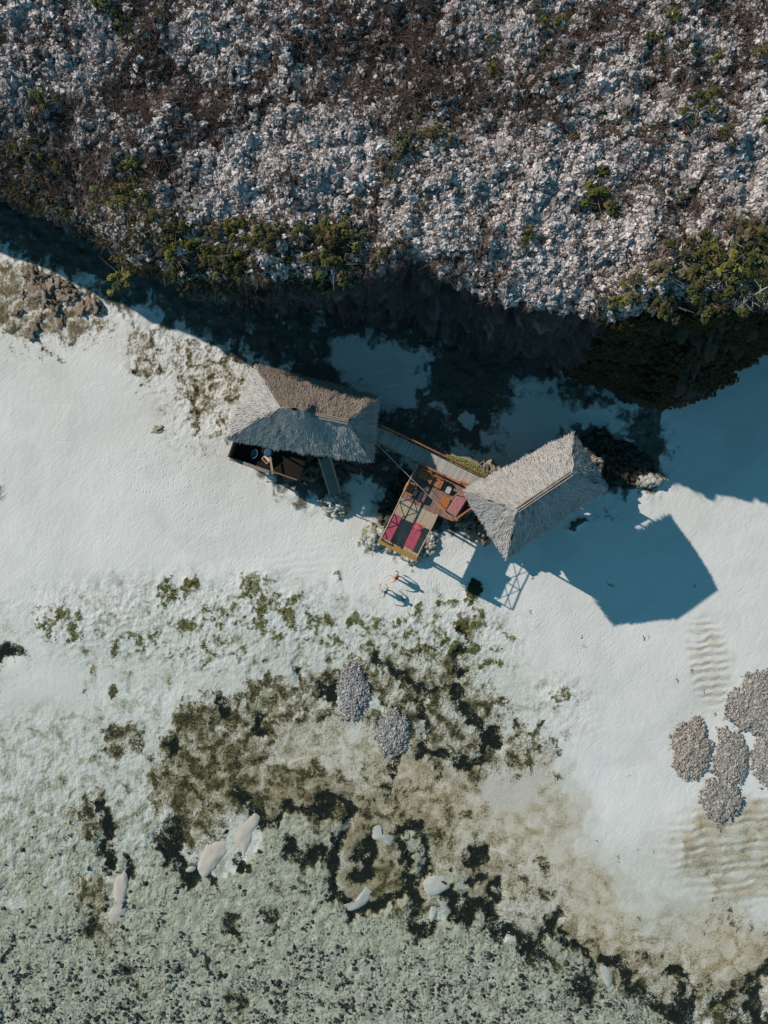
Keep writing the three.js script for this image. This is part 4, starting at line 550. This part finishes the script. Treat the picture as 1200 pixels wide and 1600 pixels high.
// ---------------------------------------------------------------- porch of the left hut and its clutter
{
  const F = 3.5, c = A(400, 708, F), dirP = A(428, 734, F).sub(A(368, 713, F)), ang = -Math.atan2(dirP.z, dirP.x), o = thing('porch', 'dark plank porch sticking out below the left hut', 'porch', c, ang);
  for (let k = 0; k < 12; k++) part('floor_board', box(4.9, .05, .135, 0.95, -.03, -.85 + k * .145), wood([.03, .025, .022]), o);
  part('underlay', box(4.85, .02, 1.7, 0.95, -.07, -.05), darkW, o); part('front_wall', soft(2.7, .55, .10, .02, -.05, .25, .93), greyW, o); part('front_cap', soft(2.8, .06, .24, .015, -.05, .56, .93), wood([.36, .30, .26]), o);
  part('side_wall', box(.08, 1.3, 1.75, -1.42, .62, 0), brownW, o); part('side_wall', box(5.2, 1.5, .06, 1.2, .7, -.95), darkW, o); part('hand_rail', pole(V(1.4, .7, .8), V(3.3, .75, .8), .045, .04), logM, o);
  part('leaning_board', box(.14, .04, 1.15, 1.35, .62, .45, .5), paleLog, o);
  for (const [x, z] of [[-1.3, .8], [1.3, .8], [-1.3, -.6], [3.6, .8], [2.4, .8]]) part('stilt', pole(V(x, -F + .1, z), V(x, 0, z), .1, .09), logM, o);
  const put = (px, py) => A(px, py, F + .3).setY(F);
  { const t = thing('wash_tub', 'oval blue wash tub on the dark porch', 'tub', put(397, 709), ang); const g = new THREE.LatheGeometry([[0, 0], [.2, 0], [.27, .25], [.29, .26], [.28, .28], [.24, .24], [.18, .04], [0, .04]].map(p => new THREE.Vector2(...p)), 24); g.scale(.8, 1, 1.15); part('basin', g, mat([.05, .13, .18], .5), t); }
  { const t = thing('water_barrel', 'blue plastic barrel on the porch of the left hut', 'barrel', put(420, 708)); part('body', new THREE.LatheGeometry([[0, 0], [.26, 0], [.28, .06], [.27, .25], [.29, .28], [.27, .31], [.29, .52], [.25, .6], [0, .6]].map(p => new THREE.Vector2(...p)), 24), mat([.012, .06, .12], .5), t); part('lid', new THREE.CylinderGeometry(.2, .22, .05, 20).translate(0, .63, 0), mat([.015, .08, .15], .5), t); }
  { const t = thing('crate', 'open pale pink crate beside the blue barrel', 'crate', put(417, 717), ang - .5); const m = mat([.62, .42, .34], .8); part('base', box(.5, .04, .5, 0, .03, 0), m, t); for (const s of [-1, 1]) { part('side', box(.5, .36, .03, 0, .22, s * .235), m, t); part('side', box(.03, .36, .44, s * .235, .22, 0), m, t); } part('lid', box(.5, .025, .3, 0, .42, -.1), m, t); }
  { const t = thing('concrete_footing', 'white concrete footing on the sand below the porch', 'footing', P(424, 742, groundY(424, 742) - .05)); part('block', soft(.55, .7, .5, .05, 0, .35, 0), mat([.55, .54, .50], .9), t); part('pad', soft(.8, .15, .8, .04, 0, .07, .1), mat([.50, .49, .45], .9), t); }
}
// ---------------------------------------------------------------- piled stones
const stones = [1, 2, 3, 4, 5].map(k => stoneGeo(400 + k, 2, .25, .8));
const stoneM = [[.38, .38, .35], [.29, .285, .27], [.45, .44, .40], [.23, .225, .18], [.20, .20, .11]].map(c => mat(c, .93));
function pile(label, px, py, rx, ry, H, n, seed, smin = .14, smax = .27, group) {
  const r = rng(seed), gy = groundY(px, py), o = thing('stone_pile', label, 'stones', P(px, py, gy), 0, group);
  for (let k = 0; k < n; k++) { const a = r() * 6.283, d = Math.sqrt(r()), s = smin + (smax - smin) * r(), m = part('stone', stones[k % 5], stoneM[Math.floor(r() * (d > .8 ? 5 : 4))], o); m.position.set(Math.cos(a) * d * rx / S, H * (1 - d * d) * (.75 + .25 * r()) + s * .25, Math.sin(a) * d * ry / S); m.rotation.set(r() * 6, r() * 6, r() * 6); m.scale.setScalar(s); }
  return o;
}
pile('heap of pale stones under the left front corner of the sun deck', 588, 838, 22, 18, .9, 110, 1);
pile('heap of pale stones under the right front corner of the sun deck', 646, 864, 18, 18, .9, 80, 2);
pile('low line of stones below the middle of the ochre board', 616, 856, 18, 8, .35, 40, 3, .1, .2);
pile('round heap of pale stones at the foot of the stair', 526, 787, 21, 20, .65, 120, 4);
pile('dark stones scattered in the shade right of the deck', 668, 845, 16, 26, .3, 50, 5, .12, .24);
pile('small stones along the shaded edge behind the right hut', 1018, 752, 22, 10, .3, 30, 6, .14, .3);
// heaps of coral rubble drying on the flat
{
  const r = rng(55), list = [[550, 1081, 24, 36, 'oval grey rubble heap in the dark weed, left of the round one'], [613, 1143, 25, 32, 'round grey rubble heap beside the dark weed at centre'], [1080, 1171, 27, 44, 'brownish oval rubble heap, leftmost of the group at right'], [1184, 1104, 46, 45, 'largest pale rubble heap touching the right edge of the photo'], [1142, 1184, 25, 40, 'pale rubble heap in the middle of the group at right'], [1126, 1250, 32, 29, 'pale round rubble heap, lowest of the group at right'], [1200, 1186, 26, 36, 'rubble heap cut off by the right edge, below the largest']];
  const rs = [1, 2, 3].map(k => stoneGeo(500 + k, 1, .35, .8)), im4 = new THREE.Matrix4(), q = new THREE.Quaternion(), eu = new THREE.Euler(), cc = new THREE.Color();
  list.forEach(([x, y, rx, ry, label], n) => {
    const gy = Math.max(groundY(x, y), WATER), o = thing('rubble_heap', label, 'rubble', P(x, y, gy), 0, 'coral rubble heaps on the tidal flat');
    const base = new THREE.SphereGeometry(1, 40, 20, 0, 6.2832, 0, Math.PI * .55), p = base.attributes.position; for (let i = 0; i < p.count; i++) { const bx = p.getX(i), bz = p.getZ(i), k = 1 + .35 * noise(bx * 1.6 + n * 7, bz * 1.6) + .2 * noise(bx * 4 + n, bz * 4); p.setXYZ(i, bx * k * rx / S * .97, p.getY(i) * .3, bz * k * ry / S * .97); } base.computeVertexNormals(); part('core', base, mat([.22, .19, .165], .95), o);
    const N = Math.round(rx * ry * 1.2), warm = n === 2 ? 1 : n < 2 ? -.3 : .4;
    rs.forEach((g, v) => { const im = new THREE.InstancedMesh(g, mat([1, 1, 1], .93), N); im.name = 'rubble_stones'; im.userData.kind = 'stuff'; shade(im); for (let k = 0; k < N; k++) { const a = r() * 6.283, d = Math.sqrt(r()), bx = Math.cos(a) * d, bz = Math.sin(a) * d, kk = (1 + .35 * noise(Math.cos(a) * 1.6 + n * 7, Math.sin(a) * 1.6) + .2 * noise(Math.cos(a) * 4 + n, Math.sin(a) * 4)) * (.96 + .2 * Math.pow(r(), 2) + (r() < .05 ? .25 * r() : 0)), s = .02 + .07 * Math.pow(r(), 2.5) + (r() < .04 ? .08 * r() : 0); im4.compose(V(bx * kk * rx / S, .3 * Math.sqrt(Math.max(0, 1 - d * d)) * (1 + .5 * noise(bx * 3 + n, bz * 3)) + .01, bz * kk * ry / S), q.setFromEuler(eu.set(r() * 6, r() * 6, r() * 6)), V(s * 1.2, s, s)); im.setMatrixAt(k, im4); const l = .15 + .27 * r(); im.setColorAt(k, cc.setRGB(l * (1 + .06 * warm), l * (.97 - .005 * warm), l * (.94 - .09 * warm))); } o.add(im); });
  });
}
// smooth pale sand humps standing out of the pools
{
  const list = [[[380, 1282], [400, 1274], [405, 1284], [396, 1305], [388, 1330], [380, 1345], [372, 1330], [362, 1326], [358, 1312], [366, 1296]], [[320, 1322], [335, 1316], [352, 1314], [356, 1330], [342, 1350], [330, 1365], [316, 1374], [307, 1358], [312, 1342]], [[182, 1370], [194, 1364], [199, 1380], [196, 1405], [198, 1425], [188, 1440], [172, 1448], [165, 1440], [172, 1422], [182, 1414], [176, 1402]], [[562, 1400], [574, 1386], [586, 1390], [582, 1405], [568, 1420], [548, 1428], [525, 1420], [545, 1420]], [[662, 1380], [676, 1370], [700, 1374], [705, 1386], [692, 1396], [674, 1402], [664, 1394]], [[674, 1418], [684, 1420], [682, 1438], [674, 1446], [670, 1434]], [[940, 1514], [952, 1516], [960, 1532], [952, 1560], [944, 1566], [946, 1540]], [[582, 1290], [594, 1288], [598, 1304], [616, 1308], [612, 1324], [596, 1318], [582, 1312]], [[282, 1365], [300, 1354], [306, 1360], [296, 1368]]];
  const labels = ['pale sand hump, upper right of the smooth pair at lower left', 'pale sand hump, lower left of the smooth pair at lower left', 'narrow pinkish sand hump near the lower left edge', 'grey crescent sand hump at the edge of a dark pool', 'fan-shaped pale sand hump at the reef rim', 'slim grey sand hump just below the fan-shaped one', 'slim grey sand hump near the bottom right', 'small grey sand hump in the dark reef channel', 'thin pale sand sliver beside the smooth pair at lower left'];
  list.forEach((pts, n) => {
    const c = pts.reduce((s, p) => [s[0] + p[0] / pts.length, s[1] + p[1] / pts.length], [0, 0]), crv = new THREE.CatmullRomCurve3(pts.map(([x, y]) => V((x - c[0]) / S, 0, (y - c[1]) / S)), true), M = 64, Q = 10, pos = [], idx = [];
    const gy = groundY(c[0], c[1]) - .07, Hh = .2;
    for (let j = 0; j <= Q; j++) for (let i = 0; i < M; i++) { const p = crv.getPoint(i / M), k = 1 - j / Q; p.multiplyScalar(1 + .07 * noise(p.x * 4 + n * 3, p.z * 4)); pos.push(p.x * k, Hh * Math.pow(1 - k * k, .6) + .05 * noise(p.x * k * 2 + n, p.z * k * 2), p.z * k); }
    for (let j = 0; j < Q; j++) for (let i = 0; i < M; i++) { const a = j * M + i, b = j * M + (i + 1) % M; idx.push(a, a + M, b, b, a + M, b + M); }
    const g = new THREE.BufferGeometry(); g.setAttribute('position', new THREE.Float32BufferAttribute(pos, 3)); g.setIndex(idx); g.computeVertexNormals(); { const u = []; for (let i = 0; i < pos.length; i += 3) u.push(pos[i] * .8, pos[i + 2] * .8); g.setAttribute('uv', new THREE.Float32BufferAttribute(u, 2)); }
    solo('sand_hump', g, mat(n < 3 ? [.46, .41, .375] : [.39, .39, .37], .9, { side: THREE.DoubleSide, bumpMap: grain, bumpScale: .008 }), labels[n], 'sand hump', 'smooth sand humps in the reef pools', V((c[0] - 600) / S, gy, (c[1] - 800) / S));
  });
}
// boulders on the beach at left
{
  const r = rng(71), bg = [1, 2, 3, 4].map(k => { const g = stoneGeo(600 + k, 4, .85, .7), p = g.attributes.position; for (let i = 0; i < p.count; i++) { const x = p.getX(i), y = p.getY(i), z = p.getZ(i), f = 1 + .28 * noise(x * 5 + y * 3 + k, z * 5 - y * 4) - .35 * Math.max(0, noise(x * 3.4 + 9, z * 3.4 + y * 3 + k)); p.setXYZ(i, x * f, y * f, z * f); } g.computeVertexNormals(); return g; }), bm = [[.20, .155, .12], [.25, .205, .17], [.17, .14, .115]].map(c => mat(c, .95));
  const list = [[52, 428, 8], [66, 436, 7], [58, 447, 9], [74, 450, 8], [85, 446, 9], [70, 462, 11], [82, 470, 12], [98, 456, 10], [110, 468, 9], [95, 440, 6], [122, 462, 8], [132, 480, 9], [148, 478, 10], [155, 486, 7], [50, 520, 9], [38, 460, 5], [108, 450, 7], [90, 484, 7], [30, 490, 6], [66, 500, 6], [100, 505, 6]];
  const names = ['first', 'second', 'third', 'fourth', 'fifth', 'sixth', 'seventh', 'eighth', 'ninth', 'tenth', 'eleventh', 'twelfth', 'thirteenth', 'fourteenth', 'fifteenth', 'sixteenth', 'seventeenth', 'eighteenth', 'nineteenth', 'twentieth', 'twenty-first'];
  list.sort((a, b) => a[0] - b[0]); list.forEach(([x, y, s], k) => { const o = solo('boulder', bg[k % 4], bm[k % 3], `brown boulder at the cliff-shadow edge at far left, ${names[k]} from the left`, 'boulder', 'brown boulders on the left beach', P(x, y, groundY(x, y) + s / S * .1)); o.scale.set(s / S * (1 + .4 * r()), s / S * .9, s / S * (.8 + .4 * r())); o.rotation.y = r() * 6; });
  const lone = solo('boulder', bg[1], mat([.27, .26, .20], .95), 'lone small rock on the open sand left of the left hut', 'boulder', null, P(248, 670, groundY(248, 670))); lone.scale.set(.42, .22, .28);
  // weed-covered lump by the walkers
  const o = thing('weedy_rock', 'dark weed-covered rock on the sand by the deck shadow', 'rock', P(742, 918, groundY(742, 918))); part('rock', stoneGeo(640, 3, .6, .5).scale(.42, .35, .55).translate(0, .1, 0), mat([.035, .04, .025], .95), o); part('weed', bushes[1][0].clone().scale(.62, .4, .75), mat([.04, .045, .018], .9, { side: THREE.DoubleSide }), o); part('weed', bushes[2][0].clone().scale(.45, .35, .45).translate(-.35, 0, .6), mat([.14, .14, .04], .9, { side: THREE.DoubleSide }), o);
}
// seaweed tufts and coral nodules, uncountable
{
  const r = rng(91), blades = []; for (let k = 0; k < 7; k++) { const a = r() * 6.28, L = .5 + .5 * r(); const g = new THREE.PlaneGeometry(.3, L, 1, 2).translate(0, L / 2, 0).rotateX(1.0 + .5 * r()).rotateY(a); blades.push(g); }
  const tuft = mergeGeometries(blades), m4 = new THREE.Matrix4(), q = new THREE.Quaternion(), eu = new THREE.Euler(), cc = new THREE.Color();
  const im = new THREE.InstancedMesh(tuft, mat([1, 1, 1], .9, { side: THREE.DoubleSide }), 16000); im.name = 'seaweed'; im.userData = { kind: 'stuff', label: 'dark olive seaweed growing over the reef and pool rims', category: 'seaweed' }; shade(im);
  let n = 0, tries = 0; while (n < 16000 && tries++ < 4e6) { const x = -20 + r() * 1240, y = 900 + r() * 720, wx = x + 12 * noise(x / 26, y / 26) + 7 * noise(x / 9, y / 9), wy = y + 12 * noise(x / 26 + 40, y / 26 + 9) + 7 * noise(x / 9 + 20, y / 9 + 5), wd = at(fWeed, wx, wy), dk = at(fDark, wx, wy), gr = at(fGreen, wx, wy), p = Math.max(wd * .6, dk, gr * .6) + .75 * fbm(wx / 21 + 9, wy / 21, 4) + .3 * noise(x / 7, y / 7) - .42; if (r() > p) continue; const s = .09 + .12 * r(); m4.compose(P(x, y, groundY(x, y) - .01), q.setFromEuler(eu.set(0, r() * 6, 0)), V(s, s * .7, s)); im.setMatrixAt(n, m4); const l = .5 + r(); if (dk > .4) cc.setRGB(.012 * l, .013 * l, .008 * l); else if (gr > wd) cc.setRGB(.10 * l, .10 * l, .027 * l); else { const d = r() < .5 ? .4 : 1; cc.setRGB(.085 * l * d, .072 * l * d, .03 * l * d); } im.setColorAt(n, cc); n++; }
  im.count = n; scene.add(im);
  const nod = new THREE.InstancedMesh(stoneGeo(701, 1, .45, .7), mat([1, 1, 1], .93), 9000); nod.name = 'coral_nodules'; nod.userData = { kind: 'stuff', label: 'small dark coral nodules dotting the reef flat', category: 'coral' }; shade(nod);
  n = 0; tries = 0; while (n < 9000 && tries++ < 2e6) { const x = -60 + r() * 1320, y = 1290 + r() * 360, rf = at(fReef, x, y); if (r() > rf * ss(-.15, .45, noise(x / 26 + 12, y / 26) + .5 * noise(x / 8, y / 8) + .35 * ss(1400, 1560, y) - .25)) continue; const s = .02 + .12 * Math.pow(r(), 5); m4.compose(P(x, y, groundY(x, y)), q.setFromEuler(eu.set(r() * 6, r() * 6, r() * 6)), V(s * (1 + r() * .6), s, s * (1 + r() * .6))); nod.setMatrixAt(n, m4); const l = .02 + .045 * r(); nod.setColorAt(n, r() < .12 ? cc.setRGB(.26, .28, .23) : cc.setRGB(l * 1.02, l, l * .85)); n++; }
  nod.count = n; scene.add(nod);
}
// ---------------------------------------------------------------- two people walking
function sdfMesh(bones, lo, size, res) {   // bones: [a, b, ra, rb, k]; smooth union meshed on a cubic grid
  const mc = new MarchingCubes(res, new THREE.MeshBasicMaterial(), false, false, 120000); mc.isolation = 0; const F = mc.field;
  for (let z = 0; z < res; z++) for (let y = 0; y < res; y++) for (let x = 0; x < res; x++) {
    const px = lo.x + size * x / res, py = lo.y + size * y / res, pz = lo.z + size * z / res; let d = 1e3;
    for (const [a, b, ra, rb, k = .03] of bones) { const bx = b.x - a.x, by = b.y - a.y, bz = b.z - a.z, L2 = bx * bx + by * by + bz * bz || 1e-9; let t = ((px - a.x) * bx + (py - a.y) * by + (pz - a.z) * bz) / L2; t = t < 0 ? 0 : t > 1 ? 1 : t; const e = Math.hypot(px - a.x - bx * t, py - a.y - by * t, pz - a.z - bz * t) - (ra + (rb - ra) * t); const h = Math.max(0, k - Math.abs(d - e)) / k; d = Math.min(d, e) - h * h * k * .25; }
    F[x + y * res + z * res * res] = -d;
  }
  mc.update(); const n = mc.count; const pos = new Float32Array(n * 3), nor = new Float32Array(n * 3);
  for (let i = 0; i < n; i++) for (let c = 0; c < 3; c++) { const l = [lo.x, lo.y, lo.z][c]; pos[i * 3 + c] = l + (mc.positionArray[i * 3 + c] + 1) * .5 * size; }
  let g = new THREE.BufferGeometry(); g.setAttribute('position', new THREE.BufferAttribute(pos, 3)); g = mergeVertices(g, 1e-5); g.computeVertexNormals(); return g;
}
function hand(w, dir, side, curl) {         // palm + five fingers, from wrist w along dir
  const f = dir.clone().normalize(), s = side.clone().addScaledVector(f, -side.dot(f)).normalize(), n = f.clone().cross(s), B = [], at = (a, b, c) => w.clone().addScaledVector(f, a).addScaledVector(s, b).addScaledVector(n, c);
  B.push([at(0, 0, 0), at(.085, 0, 0), .024, .028, .02]); B.push([at(.03, .018, 0), at(.085, .026, 0), .016, .014, .02]); B.push([at(.03, -.018, 0), at(.085, -.026, 0), .016, .014, .02]);
  [[-.031, .052], [-.011, .066], [.010, .072], [.030, .064]].forEach(([o, L]) => { const k = at(.088, o, 0), m = at(.088 + L * .55, o * 1.1, curl * L * .35), e = at(.088 + L * .85, o * 1.1, curl * L * .95); B.push([k, m, .0095, .0085, .004], [m, e, .0085, .007, .004]); });
  B.push([at(.02, .026, .005), at(.055, .055, .02), .012, .010, .008], [at(.055, .055, .02), at(.085, .060, .034), .010, .008, .004]); return B;
}
function person(label, pos, heading, look) {
  const o = thing('person', label, 'person', pos, heading);        // walks toward local +z
  const hip = V(0, .92, .02), chest = V(0, 1.28, .05), neck = V(0, 1.45, .06), head = V(0, 1.60, .09);
  const hL = V(.09, .90, .03), kL = V(.10, .50, .22), aL = V(.10, .085, .34), hR = V(-.09, .90, .01), kR = V(-.10, .50, -.06), aR = V(-.10, .12, -.34);
  const sL = V(.18, 1.40, .05), sR = V(-.18, 1.40, .05), { eL, wL, eR, wR } = look;
  const B = [[hip, chest, .125, .125, .08], [V(-.07, .93, .02), V(.07, .93, .02), .115, .115, .08], [V(-.10, 1.33, .04), V(.10, 1.33, .04), .105, .105, .08], [V(-.06, 1.39, .05), V(.06, 1.39, .05), .075, .075, .06], [neck, head, .052, .05, .03], [sL, eL, .056, .043, .05], [eL, wL, .042, .026, .02], [sR, eR, .056, .043, .05], [eR, wR, .042, .026, .02], [hL, kL, .088, .058, .05], [kL, aL, .057, .036, .03], [hR, kR, .088, .058, .05], [kR, aR, .057, .036, .03], [aL.clone().add(V(0, -.035, -.04)), aL.clone().add(V(0, -.05, .16)), .036, .026, .03], [aR.clone().add(V(0, -.03, -.03)), aR.clone().add(V(0, -.10, .12)), .036, .024, .03]];
  const body = sdfMesh(B, V(-.95, -.06, -.95), 1.9, 110);
  const hd = sdfMesh([[V(0, 1.635, .075), V(0, 1.62, .095), .088, .090, .04], [V(0, 1.545, .125), V(0, 1.60, .11), .05, .07, .05], [V(0, 1.605, .18), V(0, 1.575, .2), .012, .017, .02], [V(-.022, 1.545, .172), V(.022, 1.545, .172), .011, .011, .01], [V(.085, 1.60, .08), V(.088, 1.57, .08), .016, .011, .01], [V(-.085, 1.60, .08), V(-.088, 1.57, .08), .016, .011, .01], [V(0, 1.44, .06), V(0, 1.55, .085), .052, .05, .03]], V(-.16, 1.42, -.06), .34, 64);
  const hands = [[wL, eL, V(0, 0, 1)], [wR, eR, V(0, 0, 1)]].map(([w, e, s], k) => sdfMesh(hand(w, w.clone().sub(e), k ? s : s, k ? -.6 : .6), w.clone().addScalar(-.2), .4, 90));
  part('body', mergeGeometries([body, hd, ...hands]), mat(look.skin, .7), o);
  for (const s of [-1, 1]) part('eye', new THREE.SphereGeometry(.011, 10, 8).translate(s * .034, 1.615, .168), mat([.05, .04, .035], .3), o);
  // hair: cap over the back of the skull
  const hair = [[V(0, 1.66, .06), V(0, 1.63, .05), .094, .096, .03], [V(0, 1.62, .02), V(0, look.hairEnd, -.02), .075, .045, .04]]; part('hair', sdfMesh(hair, V(-.2, 1.3, -.24), .48, 56), mat(look.hair, .8), o);
  // clothing: the same limbs a little fuller
  const up = [[hip.clone().setY(look.hem), chest, .148, .14, .06], [V(-.075, look.hem, .02), V(.075, look.hem, .02), .145, .145, .06], [V(-.10, 1.33, .04), V(.10, 1.33, .04), .12, .12, .06], ...(look.sleeve ? [[sL, sL.clone().lerp(eL, look.sleeve), .068, .066, .05], [sR, sR.clone().lerp(eR, look.sleeve), .068, .066, .05]] : [])]; part(look.topName, sdfMesh(up, V(-.55, .55, -.5), 1.1, 84), mat(look.top, .9, { map: null }), o);
  part('shorts', sdfMesh([[V(-.07, .91, .02), V(.07, .91, .02), .122, .122, .06], [hL, hL.clone().lerp(kL, look.short), .10, .085, .04], [hR, hR.clone().lerp(kR, look.short), .10, .085, .04]], V(-.4, .4, -.4), .8, 72), mat(look.bottom, .9), o);
  return o;
}
{
  const walk = Math.atan2(-0.93, -0.37);        // heading: local +z toward the upper left
  const p1 = P(619.2, 900.5), p2 = P(602.8, 922.2);
  p1.y = groundY(619.2, 900.5) - .0; p2.y = groundY(602.8, 922.2);
  person('walker in an orange-brown top holding something dark, nearer the deck', p1, walk, { eL: V(.36, 1.20, .06), wL: V(.46, 1.02, .20), eR: V(-.30, 1.14, .0), wR: V(-.36, .90, .06), skin: [.50, .27, .18], hair: [.10, .05, .03], hairEnd: 1.42, hem: 1.08, topName: 'top', top: [.40, .17, .09], bottom: [.33, .16, .10], short: .25, sleeve: 0 });
  person('walker in a pale blue shirt with arms held out, farther from the deck', p2, walk, { eL: V(.37, 1.22, .0), wL: V(.50, 1.02, .16), eR: V(-.36, 1.2, -.02), wR: V(-.44, .98, .12), skin: [.46, .25, .17], hair: [.10, .035, .025], hairEnd: 1.52, hem: .86, topName: 'shirt', top: [.30, .40, .47], bottom: [.05, .06, .075], short: .7, sleeve: .6 });
  // the thing carried low by the first walker
  const c = V(-.38, 0, .10).applyAxisAngle(UP, walk).add(p1); const o = thing('shoulder_bag', 'dark bag hanging from the hand of the walker nearer the deck', 'bag', V(c.x, p1.y + .48, c.z), walk); part('pouch', soft(.07, .20, .22, .03, 0, .1, 0), mat([.05, .05, .06], .8), o); part('strap', new THREE.TorusGeometry(.09, .01, 6, 20, Math.PI).rotateY(Math.PI / 2).translate(0, .2, 0), mat([.05, .05, .06], .8), o);
}
console.log('all done');
scene.traverse(o => { if (o.isMesh) { if (o.name !== 'sea_water') o.castShadow = true; o.receiveShadow = true; } });
renderer.render(scene, camera);
